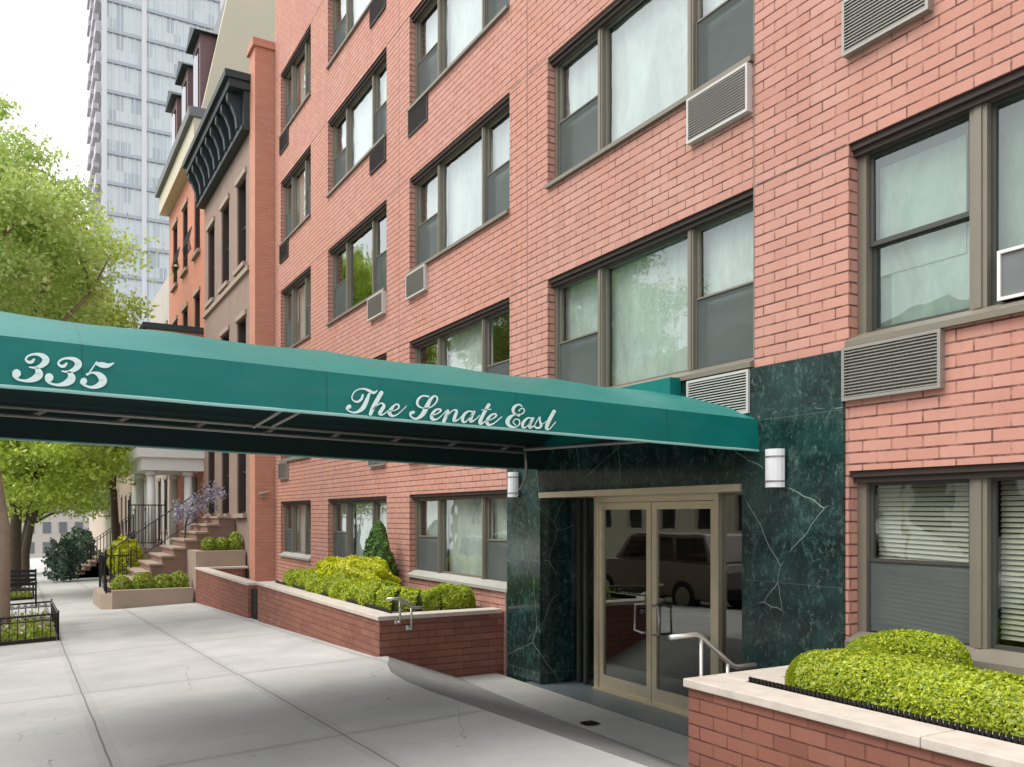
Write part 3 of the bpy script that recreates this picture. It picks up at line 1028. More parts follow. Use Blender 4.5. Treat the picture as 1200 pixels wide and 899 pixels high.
P3 = [(.26, 'H'), (.43, 'P'), (.25, 'H')]
layout = {
    # (col,row): (panels, curtains, screens)
    (3, 1): (P3, 'FFF', (0, 2)), (3, 2): (P3, 'FFF', (0, 2)), (3, 3): (P3, 'CCC', (0, 2)), (3, 4): (P3, 'CFC', (0, 2)),
    (2, 0): (P3, 'CCC', (0, 2)), (2, 1): (P3, '-C-', (2,)), (2, 2): (P3, 'CCC', (0, 2)), (2, 3): (P3, 'CCC', (0, 2)), (2, 4): (P3, 'FCF', (0, 2)),
    (1, 0): (P3, 'CCC', (0, 2)), (1, 1): (P3, 'FCF', (0, 2)), (1, 2): (P3, '---', (0, 2)), (1, 3): (P3, 'CFC', (0, 2)), (1, 4): (P3, 'CFC', (0, 2)),
    (0, 0): (P3, 'CCC', (0, 2)), (0, 1): (P3, 'CCC', (0, 2)), (0, 2): (P3, 'CCC', (0, 2)), (0, 3): (P3, 'CF-', (0, 2)), (0, 4): (P3, 'FCF', (0, 2)),
    (4, 0): (P3, 'BBB', (0,)), (4, 1): (P3, 'FFF', ()),
    (4, 2): (P3, 'CCC', (0,)), (4, 3): (P3, 'CCC', (0, 2)), (4, 4): (P3, 'CFC', (0, 2)),
}
for k, ((ci, ri), (pn, cu, sc)) in enumerate(layout.items()):
    apt_window(ci, ri, pn, k + 1, cu, sc, big=(ci == 4 and ri < 2))


def ac_unit(y0, y1, z1, h=0.40, out=0.10, style='grille', face='grille_dark'):
    """through-wall air conditioner sleeve: casing with a louvred face"""
    z0 = z1 - h
    c = MB()
    X0 = D - out
    t_ = 0.022
    c.box(X0, D + .05, y0, y0 + t_, z0, z1)
    c.box(X0, D + .05, y1 - t_, y1, z0, z1)
    c.box(X0, D + .05, y0 + t_, y1 - t_, z1 - t_, z1)
    c.box(X0, D + .05, y0 + t_, y1 - t_, z0, z0 + t_)
    case = c.build('air_conditioner', M[style], bld)
    b = MB()
    b.box(X0 + .03, X0 + .034, y0 + t_, y1 - t_, z0 + t_, z1 - t_)
    n = int((h - 2 * t_) / 0.0225)
    for i in range(n):
        z = z0 + t_ + (h - 2 * t_) * (i + .5) / n
        b.hexa([(X0 + .002, y0 + t_, z - .008), (X0 + .02, y0 + t_, z - .002), (X0 + .02, y1 - t_, z - .002), (X0 + .002, y1 - t_, z - .008),
                (X0 + .002, y0 + t_, z - .001), (X0 + .02, y0 + t_, z + .005), (X0 + .02, y1 - t_, z + .005), (X0 + .002, y1 - t_, z - .001)])
    b.build('louvre', M[face if face != 'same' else style], case)
    return case


ac_unit(3.42, 4.19, 1.212, 0.385, 0.05, 'grille', 'grille')
ac_unit(3.50, 4.18, 3.72, 0.40, 0.06, 'grille', 'grille')
ac_unit(5.11, 5.85, 3.715, 0.40, 0.06, 'grille_white', 'grille')
ac_unit(5.11, 5.86, 1.20, 0.36, 0.05, 'grille_white', 'grille_white')
for c, r_, o, s, f in ((2, 2, .06, 'grille_white', 'grille'), (2, 3, .02, 'grille_dark', 'grille_dark'), (2, 1, .08, 'grille', 'grille'), (0, 2, .03, 'grille_dark', 'grille_dark'),
                       (0, 3, .03, 'grille_dark', 'grille_dark'), (0, 4, .03, 'grille_dark', 'grille_dark'), (0, 1, .06, 'grille', 'grille')):
    ac_unit(COLS[c][1] - .70, COLS[c][1] + .02, ROWS[r_][0] - .035, .38, o, s, f)
for c, r_, o, s, f in ((1, 2, .07, 'grille_white', 'grille'), (1, 3, .03, 'grille_dark', 'grille_dark'), (1, 4, .03, 'grille_dark', 'grille_dark'), (1, 1, .06, 'grille', 'grille'), (3, 3, .1, 'grille', 'grille')):
    ac_unit(COLS[c][0] + .02, COLS[c][0] + .74, ROWS[r_][0] - .035, .38, o, s, f)

wu = MB()
wu.box(D + .06, D + .115, 2.40, 3.10, 1.33, 1.62)
wi = wu.build('window_unit', M['roof_slate'], bld)
wu = MB()
for (a_, b_, c_, d_) in ((3.085, 3.105, 1.33, 1.64), (2.40, 3.085, 1.62, 1.64), (2.40, 3.085, 1.33, 1.35)):
    wu.box(D + .045, D + .12, a_, b_, c_, d_)
wu.build('unit_frame', M['white_paint'], wi)

# marble cladding round the entrance
mar = MB()
XM = D - 0.028
mar.box(XM, D + .01, 4.195, 5.20, -4.0, 1.205)            # right pier
mar.box(XM, D + .44, 8.39, 9.17, -4.0, 1.205)             # left pier with its return
mar.box(XM, D + .01, 5.20, 8.39, 0.262, 1.205)            # header
mar.box(XM + .002, D + .44, 5.06, 5.20, -4.0, 0.262)
mar.build('marble_cladding', M['marble'], bld)
lt = MB()
lt.box(D - .05, D + .44, 5.205, 8.388, 0.20, 0.262)
lt.build('lintel_soffit', M['door_metal'], bld)
st = MB()
st.box(XM - .012, D, 9.172, 9.20, -1.96, -0.9)
st.build('edge_trim', M['steel'], bld)

# doors
dz0, dz1 = ZP + 0.008, 0.198
fr = MB()
fr.box(DD - .03, DD + .09, 7.855, 7.91, dz0, dz1)
fr.box(DD - .03, DD + .09, 5.92, 5.975, dz0, dz1)
fr.box(DD - .03, DD + .09, 5.975, 7.855, dz1 - .055, dz1)
fr.box(DD - .05, DD + .09, 5.92, 7.91, dz0 - .004, dz0 + .018)
df = fr.build('door_frame', M['door_metal'], bld)
for (a, b, hy, sgn) in ((6.935, 7.85, 7.02, 1), (5.98, 6.925, 6.84, -1)):
    d = MB()
    sw_ = 0.075
    z0, z1 = dz0 + .022, dz1 - .06
    d.box(DD, DD + .045, a, a + sw_, z0, z1)
    d.box(DD, DD + .045, b - sw_, b, z0, z1)
    d.box(DD, DD + .045, a + sw_, b - sw_, z0, z0 + .15)
    d.box(DD, DD + .045, a + sw_, b - sw_, z1 - .075, z1)
    do = d.build('door', M['door_metal'], bld)
    gq = MB()
    gq.box(DD + .018, DD + .026, a + sw_, b - sw_, z0 + .15, z1 - .075)
    gq.build('pane', M['glass_door'], do)
    hb = MB()
    hz0, hz1 = -1.22, -0.92
    yy = hy
    yy2 = hy + sgn * 0.10
    hb.tube([(DD - .002, yy, hz1), (DD - .05, yy, hz1), (DD - .06, yy2, hz1 - .01), (DD - .06, yy2 + sgn * .01, hz0 + .02), (DD - .05, yy, hz0), (DD - .002, yy, hz0)], 0.013, 8)
    hb.build('handle', M['steel'], do, True)
    pb = MB()
    pb.box(DD + .06, DD + .085, a + .03, b - .03, -0.975, -0.945)
    pb.build('push_bar', M['steel'], do)
# sidelights
for (a, b) in ((7.912, 8.388), (5.202, 5.918)):
    sdl = MB()
    sdl.box(DD + .02, DD + .03, a, b, dz0, dz1 + .06)
    sdl.build('sidelight', M['glass_door'], bld)
sb = MB()
for y in (8.13, 8.27, 5.215, 5.55):
    sb.box(DD - .01, DD + .02, y - .014, y + .014, dz0, dz1 + .06)
sb.box(DD - .012, DD + .10, 5.202, 8.388, dz1 + .001, dz1 + .064)
sb.build('sidelight_frame', M['frame_dark'], bld)
lob = MB()
lob.box(DD + .3, D + 3.0, 5.0, 8.6, ZP - .1, ZP)
lob.box(D + 2.6, D + 2.62, 4.9, 8.7, ZP, 0.6)
lob.build('lobby', M['lobby'], bld)
# brick base below the windows and party pier
pier = MB()
pier.box(4.74, D + .1, 20.52, 21.1, -3.6, 11.1)
pier.box(4.68, D + .1, 20.47, 21.15, 11.1, 11.28)
pr = pier.build('end_pier', M['brick_orange'], bld)
lampfix = MB()
lampfix.box(4.86, 4.98, 20.42, 20.52, 0.42, 0.54)
lampfix.tube([(4.80, 20.40, .50), (5.06, 20.40, .56)], .03, 8)
lampfix.build('wall_fixture', M['brownstone_pale'], bld)


# wall lamps
def wall_lamp(y, label):
    t = thing('wall_lamp', (XM, y, 0.22), label, 'lamp', 'wall lamps beside the entrance')
    w = 0.085
    a = MB()
    a.box(XM - .03, XM - .001, y - .06, y + .06, .24, .50)
    a.build('mounting_plate', M['steel'], t)
    pr_ = []
    for k in range(9):
        an = math.pi * k / 8
        pr_.append((XM - .028 - math.sin(an) * .085, y + math.cos(an) * w, 0))
    d = MB()
    d.prism([(x, yy, .22) for x, yy, _ in pr_], (0, 0, .30))
    d.build('diffuser', M['opal'], t, False)
    for z in (.262, .455):
        b = MB()
        b.prism([(x - .004 if 0 < i < 8 else x, yy * 1.0 + (yy - y) * .03, z) for i, (x, yy, _) in enumerate(pr_)], (0, 0, .012))
        b.build('band', M['pipe'], t)
    return t


wall_lamp(4.80, 'white half-round wall lamp on the marble pier right of the doors')
wall_lamp(8.93, 'white half-round wall lamp on the marble pier left of the doors')

# ------------------------------------------------------------------ awning
AY0, AY1 = 5.03, 8.44
AX0, AX1 = -1.25, D - .032
AYM = (AY0 + AY1) / 2


def az_(x): return 0.523 + (5.2 - x) * 0.0245       # bottom of the valance


aw = thing('awning', (D, AYM, 0.5), 'long dark green canvas entrance awning lettered in white script', 'awning')
VH = 0.255
prof = [(AY0, VH), (AY0 + .30, VH + .135), (AY0 + .76, VH + .27), (AY0 + 1.2, VH + .375), (AYM - .12, VH + .445), (AYM + .12, VH + .445), (AY1 - 1.2, VH + .375), (AY1 - .76, VH + .27), (AY1 - .30, VH + .135), (AY1, VH)]
nx = 60
can = MB()
idx = []
for i in range(nx + 1):
    x = AX0 + (AX1 - AX0) * i / nx
    row = []
    for j, (y, h) in enumerate(prof):
        sag = 0.020 * math.sin(math.pi * ((x - AX0) / 1.05 % 1)) if 0 < j < len(prof) - 1 else 0
        row.append(len(can.v))
        can.v.append((x, y, az_(x) + h - sag))
    idx.append(row)
for i in range(nx):
    for j in range(len(prof) - 1):
        can.f.append((idx[i][j], idx[i + 1][j], idx[i + 1][j + 1], idx[i][j + 1]))
for i in (0, nx):
    x = can.v[idx[i][0]][0]
    can.poly([(x, y, az_(x) + h) for y, h in prof])
co = can.build('canopy', M['awning'], aw, True)
ush = MB()  # added sheet below the canopy, its dark colour paints the underside shade
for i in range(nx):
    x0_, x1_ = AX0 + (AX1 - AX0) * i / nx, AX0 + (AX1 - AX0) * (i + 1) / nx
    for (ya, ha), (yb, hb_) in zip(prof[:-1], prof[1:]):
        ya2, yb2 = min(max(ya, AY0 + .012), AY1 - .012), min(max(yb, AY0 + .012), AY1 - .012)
        ush.quad((x0_, ya2, az_(x0_) + ha - .022), (x1_, ya2, az_(x1_) + ha - .022), (x1_, yb2, az_(x1_) + hb_ - .022), (x0_, yb2, az_(x0_) + hb_ - .022))
ush.build('underside_shade', M['underside_shade'], aw)
val = MB()
for (yv, s) in ((AY0, -1), (AY1, 1)):
    prow = None
    for i in range(nx * 2 + 1):
        x = AX0 + (AX1 + .02 - AX0) * i / (nx * 2)
        o = 0.004 * math.sin(x * 5.1) + 0.003 * math.sin(x * 11.7 + s)
        row = [(x, yv + s * (0.002), az_(x) + VH + 0.002), (x, yv + s * (0.010 + o), az_(x) + VH * .5), (x, yv + s * (0.012 + o * 1.5), az_(x) + 0.012 * 0)]
        if prow:
            for k in range(2):
                val.quad(prow[k], row[k], row[k + 1], prow[k + 1])
        prow = row
val.quad((AX0 - .004, AY0, az_(AX0)), (AX0 - .004, AY1, az_(AX0)), (AX0 - .004, AY1, az_(AX0) + VH), (AX0 - .004, AY0, az_(AX0) + VH))
val.build('valance', M['awning'], aw)
for yv in (AY0 - .012, AY1 + .012):
    tr = MB()
    tr.tube([(x, yv + (-1 if yv < 6 else 1) * (0.006 * math.sin(x * 5.1) + .0045 * math.sin(x * 11.7)), az_(x)) for x in np.linspace(AX0, AX1 + .01, 50)], 0.010, 6)
    tr.build('piping', M['awning_trim'], aw)
# added sheet inside the far valance, underside shade put into its dark colour
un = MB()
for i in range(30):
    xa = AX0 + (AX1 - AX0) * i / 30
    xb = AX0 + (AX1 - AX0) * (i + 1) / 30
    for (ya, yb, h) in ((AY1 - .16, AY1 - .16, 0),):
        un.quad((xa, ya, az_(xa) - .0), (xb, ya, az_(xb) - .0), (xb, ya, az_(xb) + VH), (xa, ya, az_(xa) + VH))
un.build('shade_skirt', M['underside_shade'], aw)
fl = MB()
fl.box(D - .16, D - .034, 5.95, 7.75, 1.0, 1.243)
fl.build('wall_flashing', M['awning'], aw)
# pipe frame
pf = MB()
for yv in (AY0 + .03, AY1 - .03):
    pf.tube([(AX0, yv, az_(AX0) + .03), (AX1, yv, az_(AX1) + .03)], .014, 8)
pf.build('hoop_frame', M['pipe'], aw, True)
ld = MB()
LY = 6.62
for (dz, dy) in ((0.095, 0.0), (0.040, 0.0)):
    ld.tube([(AX0, LY + dy, az_(AX0) + dz - .02), (3.86, LY + dy - .1, az_(3.86) + dz - .04)], .0125, 8)
for x in np.arange(-1.0, 3.8, 0.52):
    ld.tube([(x, LY, az_(x) + .02), (x + .10, LY, az_(x) + .075)], .016, 6)
ld.tube([(3.86, LY - .1, az_(3.86) + .03), (4.35, AY0 + .3, az_(4.3) + .05)], .016, 8)
ld.tube([(3.86, LY - .1, az_(3.86) + .05), (3.88, LY - .1, .36), (5.0, 8.55, .30)], .013, 8)
ld.tube([(1.52, LY, az_(1.5) + .06), (1.38, AY0 + .05, az_(1.4) + .04)], .012, 8)
ld.tube([(1.64, LY, az_(1.5) + .06), (1.50, AY0 + .05, az_(1.4) + .04)], .012, 8)
ld.build('truss_rail', M['pipe'], aw, True)
for (x, y) in ((-1.12, AY0 + .06), (-1.12, AY1 - .06)):
    p = MB()
    p.tube([(x, y, G(x, y)), (x, y, az_(x) + .1)], .028, 12)
    p.tube([(x, y, G(x, y)), (x, y, G(x, y) + .05)], .06, 12)
    p.build('pole', M['door_metal'], aw, True)


# lettering: pen strokes on the valance
def catmull(p, n=7):
    out = []
    p = [p[0]] + list(p) + [p[-1]]
    for i in range(1, len(p) - 2):
        a, b, c, d = (np.array(q, float) for q in p[i - 1:i + 3])
        for k in range(n):
            t = k / n
            out.append(0.5 * ((2 * b) + (-a + c) * t + (2 * a - 5 * b + 4 * c - d) * t * t + (-a + 3 * b - 3 * c + d) * t ** 3))
    out.append(np.array(p[-2], float))
    return out


def strokes(mb, ss, ox, oy, sc, wk=1.0):
    for s in ss:
        q = catmull(s)
        L, Rr = [], []
        for i, a in enumerate(q):
            b = q[min(i + 1, len(q) - 1)]
            c = q[max(i - 1, 0)]
            t = b[:2] - c[:2]
            t = t / (np.linalg.norm(t) + 1e-9)
            nrm = np.array([-t[1], t[0]])
            w = max(a[2], 9) * 0.5 * wk
            for lst, sg in ((L, 1), (Rr, -1)):
                pt = a[:2] + nrm * w * sg
                lst.append(onY(ox + pt[0] / sc, oy + pt[1] / sc, AY0 - .030))
        for i in range(len(q) - 1):
            mb.quad(L[i], L[i + 1], Rr[i + 1], Rr[i])
        # round ends
        for e, k in ((q[0], 0), (q[-1], -1)):
            w = max(e[2], 9) * 0.5 * wk
            mb.poly([onY(ox + (e[0] + w * math.cos(a)) / sc, oy + (e[1] + w * math.sin(a)) / sc, AY0 - .0302) for a in [j * math.pi / 6 for j in range(12)]])


T1 = [[(335, 200, 26), (315, 262, 32), (255, 305, 28), (195, 290, 18), (165, 240, 15), (195, 165, 15), (260, 115, 15), (350, 103, 22), (430, 130, 34), (505, 165, 34), (562, 130, 12)],
      [(435, 185, 30), (395, 290, 50), (345, 390, 56), (280, 450, 40), (200, 475, 24), (120, 450, 18), (85, 410, 30), (122, 382, 56)],
      [(625, 165, 52), (560, 280, 56), (495, 400, 54), (455, 495, 46)],
      [(490, 430, 14), (560, 360, 14), (630, 328, 20), (665, 370, 40), (625, 440, 48), (600, 490, 40), (650, 505, 18), (730, 445, 12)],
      [(725, 450, 12), (830, 440, 12), (895, 400, 20), (890, 352, 22), (840, 352, 20), (780, 420, 42), (752, 480, 48), (795, 525, 30), (860, 512, 16), (930, 460, 11), (1020, 370, 9)]]
T2 = [[(272, 108, 16), (205, 100, 16), (152, 140, 24), (142, 200, 22), (190, 238, 13), (280, 240, 12), (350, 190, 14), (376, 130, 15), (342, 100, 16), (290, 150, 32), (250, 230, 44), (200, 320, 40), (130, 368, 20), (70, 345, 16), (62, 305, 26), (92, 292, 30)],
      [(300, 332, 10), (370, 310, 10), (415, 275, 17), (400, 255, 17), (350, 270, 22), (310, 330, 34), (322, 375, 28), (380, 368, 12), (440, 318, 9)],
      [(440, 318, 9), (490, 270, 14), (500, 285, 28), (475, 345, 32), (450, 400, 32)],
      [(475, 350, 9), (560, 270, 11), (602, 278, 24), (582, 340, 32), (570, 392, 28), (620, 378, 10), (660, 340, 8)],
      [(795, 292, 15), (740, 280, 16), (682, 330, 28), (672, 395, 26), (710, 402, 13), (790, 315, 9)],
      [(805, 288, 26), (775, 350, 30), (768, 400, 26), (820, 378, 9), (870, 330, 8)],
      [(978, 205, 32), (922, 300, 32), (876, 400, 34), (888, 428, 22), (935, 398, 9)], [(895, 264, 9), (1000, 258, 10)],
      [(940, 400, 9), (1020, 370, 10), (1066, 330, 18), (1042, 310, 16), (990, 340, 24), (956, 400, 32), (978, 440, 26), (1040, 420, 12), (1130, 345, 9)]]
T3 = [[(345, 205, 18), (385, 165, 16), (430, 165, 16), (440, 215, 16), (395, 262, 16), (300, 262, 22), (246, 215, 38), (258, 145, 44), (320, 98, 28), (375, 100, 20), (400, 130, 14)],
      [(345, 288, 30), (270, 270, 20), (185, 320, 52), (145, 400, 60), (190, 470, 44), (280, 490, 20), (355, 440, 18), (350, 365, 18), (290, 350, 16), (245, 400, 16), (285, 450, 18)],
      [(575, 332, 18), (500, 330, 24), (422, 410, 42), (415, 488, 36), (470, 490, 16), (565, 385, 12)], [(595, 335, 34), (545, 430, 42), (540, 498, 36), (625, 460, 12)],
      [(610, 475, 12), (710, 310, 14), (715, 385, 26), (740, 448, 38), (710, 498, 30), (650, 500, 28), (622, 470, 16)],
      [(965, 212, 50), (895, 340, 54), (845, 450, 54), (835, 518, 40), (890, 518, 16), (990, 400, 14)], [(745, 450, 10), (850, 370, 10)]]
n3 = [[(292, 125, 22), (268, 150, 28), (230, 150, 24), (205, 118, 18), (240, 80, 18), (310, 65, 22), (385, 82, 42), (422, 130, 64), (385, 182, 46), (310, 212, 22), (245, 205, 12)],
      [(300, 214, 12), (335, 240, 50), (345, 290, 74), (290, 334, 54), (200, 354, 24), (115, 335, 20), (78, 300, 28), (105, 275, 78)]]
n5 = [[(972, 150, 12), (930, 210, 12), (890, 270, 14)], [(965, 168, 22), (1030, 182, 50), (1095, 188, 36), (1155, 162, 10)],
      [(868, 285, 22), (930, 265, 16), (1000, 290, 50), (1040, 350, 72), (1000, 400, 52), (920, 424, 26), (850, 405, 20), (808, 372, 28), (832, 357, 60)]]
for nm, lst in (('lettering', ((T1, 400, 448, 13.333), (T2, 475, 454, 10.0), (T3, 585, 468, 15.0))), ('lettering', ((n3, 8, 408, 9.23), ([[(x + 352, y + 44, w) for x, y, w in s] for s in n3], 8, 408, 9.23), (n5, 8, 408, 9.23)))):
    lm = MB()
    for ss, ox, oy, sc in lst:
        strokes(lm, ss, ox, oy, sc, 1.22)
    lo = lm.build(nm, M['lettering'], aw)
    so = lo.modifiers.new('thick', 'SOLIDIFY')
    so.thickness = 0.0015
    so.offset = -1


# ------------------------------------------------------------------ planters and rails
def coping(mb, x0, x1, y0, y1, z, h=0.05, ov=0.02):
    mb.box(x0 - ov, x1 + ov, y0 - ov, y1 + ov, z - h, z)


# left planter, Y 9.3 .. 15.2
FX = 3.56
pl = thing('brick_planter', (FX, 12.2, G(FX, 12.2)), 'long dark red brick planter with stone coping left of the entrance', 'planter', 'brick planters along the facade')
w_ = MB()
zt = -1.165
w_.box(FX, FX + .2, 9.30, 15.2, -3.0, zt - .05)
w_.box(FX + .2, D - .002, 9.30, 9.5, -3.0, zt - .05)
w_.box(FX + .2, D - .002, 15.0, 15.2, -3.0, zt - .05)
w_.build('wall', M['brick_red'], pl)
c_ = MB()
n = 5
for i in range(n):
    a = 9.28 + (15.22 - 9.28) * i / n
    b = 9.28 + (15.22 - 9.28) * (i + 1) / n
    c_.box(FX - .025, FX + .225, a + .002, b - .002, zt - .05, zt)
for i in range(2):
    a = FX + .23 + (D - .03 - FX - .23) * i / 2
    b = FX + .23 + (D - .03 - FX - .23) * (i + 1) / 2
    c_.box(a, b - .003, 9.28, 9.525, zt - .05, zt)
c_.box(FX + .23, D - .03, 14.98, 15.22, zt - .05, zt)
c_.build('coping', M['limestone'], pl, bevel=0.006)
so_ = MB()
so_.box(FX + .2, D - .003, 9.5, 15.0, -1.6, zt - .03)
so_.build('soil', M['soil'], pl)
ed = MB()
for i in range(150):
    y = 9.55 + i * .036
    ed.box(FX + .24, FX + .252, y, y + .024, zt - .05, zt + .035)
ed.build('edging', M['iron'], pl)

# far planter, Y 15.65 .. 21.35
p2 = thing('brick_planter', (FX, 18.5, G(FX, 18.5)), 'farther red brick planter wall beyond the gap, beside the brownstone steps', 'planter', 'brick planters along the facade')
w_ = MB()
zt2 = -1.235
w_.box(FX, FX + .2, 15.95, 21.40, -3.2, zt2 - .05)
w_.box(FX + .2, 4.60, 21.15, 21.35, -3.2, zt2 - .05)
w_.box(FX + .2, D - .002, 15.95, 16.15, -3.2, zt2 - .05)
w_.build('wall', M['brick_red'], p2)
c_ = MB()
for i in range(4):
    a = 15.93 + 5.49 * i / 4
    c_.box(FX - .025, FX + .225, a + .002, a + 5.49 / 4 - .002, zt2 - .05, zt2)
c_.box(FX + .23, 4.72, 21.13, 21.40, zt2 - .05, zt2)
c_.box(FX + .23, D - .005, 15.93, 16.17, zt2 - .05, zt2)
c_.build('coping', M['limestone'], p2, bevel=0.006)
gap_shade = MB()  # added dark panel, no known gate: the gap's shade put into its colour
gap_shade.box(FX + .05, FX + .08, 15.23, 15.94, -2.2, zt2 - .12)
for i in range(6):
    gap_shade.box(FX + .04, FX + .05, 15.27 + i * .11, 15.30 + i * .11, -2.2, zt2 - .08)
gap_shade.build('gate', M['iron'], p2)
fl_ = MB()
fl_.box(FX + .2, D - .003, 16.15, 21.1, -2.6, -1.9)
fl_.build('areaway_floor', M['pad'], p2)

# right planter, Y < 4.04
p3 = thing('brick_planter', (FX, 2.0, G(FX, 2.0)), 'red brick planter with stone coping right of the entrance, nearest of the planters', 'planter', 'brick planters along the facade')
w_ = MB()
zt3 = -1.005
w_.box(FX, FX + .2, -2.4, 4.03, -3.0, zt3 - .052)
w_.box(FX + .2, D - .002, 3.83, 4.03, -3.0, zt3 - .052)
w_.build('wall', M['brick_red'], p3)
c_ = MB()
for i in range(4):
    a = -2.38 + 6.43 * i / 4
    c_.box(FX - .03, FX + .235, a + .002, a + 6.43 / 4 - .002, zt3 - .052, zt3)
c_.box(FX + .24, D - .03, 3.79, 4.05, zt3 - .052, zt3)
c_.build('coping', M['limestone'], p3, bevel=0.006)
so_ = MB()
so_.box(FX + .2, D - .003, -2.3, 3.83, -1.6, zt3 - .03)
so_.build('soil', M['pad'], p3)
ed = MB()
for i in range(170):
    y = 3.77 - i * .030
    ed.box(FX + .245, FX + .257, y - .019, y, zt3 - .04, zt3 + .028)
    ed.box(FX + .258, FX + .285, y - .019, y, zt3 - .04, zt3 + .004)
ed.build('edging', M['iron'], p3)
st_ = MB()
st_.box(FX + .30, FX + .52, 0.0, 3.78, zt3 - .028, zt3 + .004)
st_.build('inner_coping', M['limestone'], p3)


def handrail(y, wall_y, label, top=-.77, base=None, dx=0.0, k=1.0, dr=1.0):
    t = thing('handrail', (3.78, y, ZP), label, 'handrail', 'handrails at the entrance ramp')
    r_ = MB()
    pts = [(3.53 + (x - 3.53) * k + dx, y, top + z * dr) for x, z in ((3.53, 0), (3.75, .005), (3.80, -.02), (4.05, -.215), (4.10, -.235), (4.27, -.237))]
    r_.tube(pts, .017, 10)
    r_.build('rail', M['steel'], t, True)
    for x, zt_ in ((3.53 + .26 * k + dx, top - .02 * dr), (3.53 + .49 * k + dx, top - .195 * dr)):
        q = MB()
        zb_ = base(x) if base else ZP
        q.tube([(x, y, zb_), (x, y, zt_)], .013, 10)
        if wall_y is not None:
            q.tube([(x, y, zb_ + .02), (x, wall_y, zb_ + .02)], .012, 8)
            q.tube([(x, wall_y - .012, zb_ + .02), (x, wall_y, zb_ + .02)], .036, 12)
        else:
            q.tube([(x, y, zb_), (x, y, zb_ + .02)], .05, 12)
        q.build('post', M['steel'], t, True)
    return t


def rampz(x):
    return G(3.13, 4.2) + (x - 3.13) / (4.45 - 3.13) * (ZP - G(3.13, 4.2))


handrail(4.17, None, 'steel handrail beside the right brick planter, bending down towards the doors', -.77, rampz)
handrail(9.20, 9.298, 'steel handrail fixed to the left brick planter beside the ramp', -.96, lambda x: -1.27 - (x - 3.79) * .6, .08, .62, .5)

# hedges and shrubs in the planters
hd = hedge_run('hedge', 'clipped yellow-green boxwood hedge in the right planter, bending back to the window',
               [(4.12, 3.50), (4.12, 2.0), (4.12, -1.5)], 0.50, 0.255, 3, M['leaf_hedge'], 21000, 0.016, zbase=zt3 - .03, lump=0.04)
hedge_run('return', None, [(4.36, 3.36), (4.62, 3.36), (4.92, 3.24)], 0.42, 0.31, 4, M['leaf_hedge'], 17000, 0.016, zbase=zt3 - .03, lump=0.04, into=hd)
hedge_run('hedge', 'low green hedge along the left planter, turning at the entrance end',
          [(4.05, 14.6), (4.02, 12.5), (4.04, 10.6), (4.08, 10.3), (4.18, 10.06), (4.34, 9.94), (4.55, 9.90), (4.92, 9.90)], 0.46, 0.30, 5, M['leaf_hedge'], 9500, 0.030, zbase=zt - .04, lump=0.12)
shrub('shrub', 'bright yellow-green spirea shrub behind the low hedge in the left planter', (4.42, 12.7, -.97), (.46, 1.25, .31), 17000, .036, M['leaf_yellow'], 21, power=2.2, noise=.13)
# small conical evergreen
ce = thing('evergreen', (4.86, 12.75, zt - .04), 'small dark green conical evergreen against the brick between two windows', 'shrub')
PP, NN = [], []
for i in range(11000):
    h = rng.uniform(0, 1) ** 1.25
    a = rng.uniform(0, 6.283)
    rr = (0.28 * (1 - h) ** 0.62 + 0.02) * (1 + .16 * math.sin(a * 3 + h * 9) + .10 * math.sin(a * 7 - h * 23) + .08 * math.sin(h * 31)) * (1 - .3 * rng.uniform() ** 2)
    if h < .08: rr *= .6 + h * 5
    PP.append((4.86 + rr * math.cos(a), 12.75 + rr * math.sin(a), zt + 0.05 + h * 1.02))
    NN.append((math.cos(a), math.sin(a), .5))
leaf_mesh('foliage', PP, .03, M['leaf_conifer'], ce, NN)
q = MB(); q.tube([(4.86, 12.75, zt - .05), (4.86, 12.75, zt + .9)], [.03, .008], 7); q.build('trunk', M['bark'], ce)


# ------------------------------------------------------------------ neighbouring houses
def house(name, label, X, y0, y1, ztop, mat, rows, cols, trimmat, arch=False, sillw=0.06, panemat=None, zbot=-5.0, sill=True, depth=.16):
    t = thing(name, (X, (y0 + y1) / 2, G(X, y0)), label, 'house')
    hs = [(a, b, c, d) for (c, d) in rows for (a, b) in cols]
    w = MB()
    wall_holes(w, X, y0, y1, zbot, ztop, hs, depth)
    w.quad((X, y0, zbot), (X + 7, y0, zbot), (X + 7, y0, ztop), (X, y0, ztop))
    w.quad((X, y1, zbot), (X + 7, y1, zbot), (X + 7, y1, ztop), (X, y1, ztop))
    w.quad((X, y0, ztop), (X + 7, y0, ztop), (X + 7, y1, ztop), (X, y1, ztop))
    w.build('wall', mat, t)
    for (a, b, c, d) in hs:
        f = MB()
        e = .05
        xx = X + depth
        f.box(X + .03, xx + .03, a, a + e, c, d); f.box(X + .03, xx + .03, b - e, b, c, d)
        f.box(X + .03, xx + .03, a + e, b - e, d - e, d); f.box(xx - .03, xx + .03, a + e, b - e, c, c + e)
        f.box(xx - .02, xx + .03, a + e, b - e, (c + d) / 2 - .025, (c + d) / 2 + .025)
        fo = f.build('window', trimmat, t)
        p = MB()
        p.box(xx + .01, xx + .05, a + e * .5, b - e * .5, c + e * .5, d - e * .5)
        p.build('pane', panemat or M['car_glass'], fo)
        if sill:
            s = MB()
            s.box(X - .10, X + .10, a - .10, b + .10, c - .11, c - .001)
            s.box(X - .05, X + .02, a - .08, b + .08, d + .001, d + .13)
            s.build('sill', M['brownstone_pale'] if sill is True else sill, fo)
    return t


# brownstone: Y 21.1 .. 27.1
BX = 4.76


def bz(px, py, X=BX): return onX(px, py, X).z


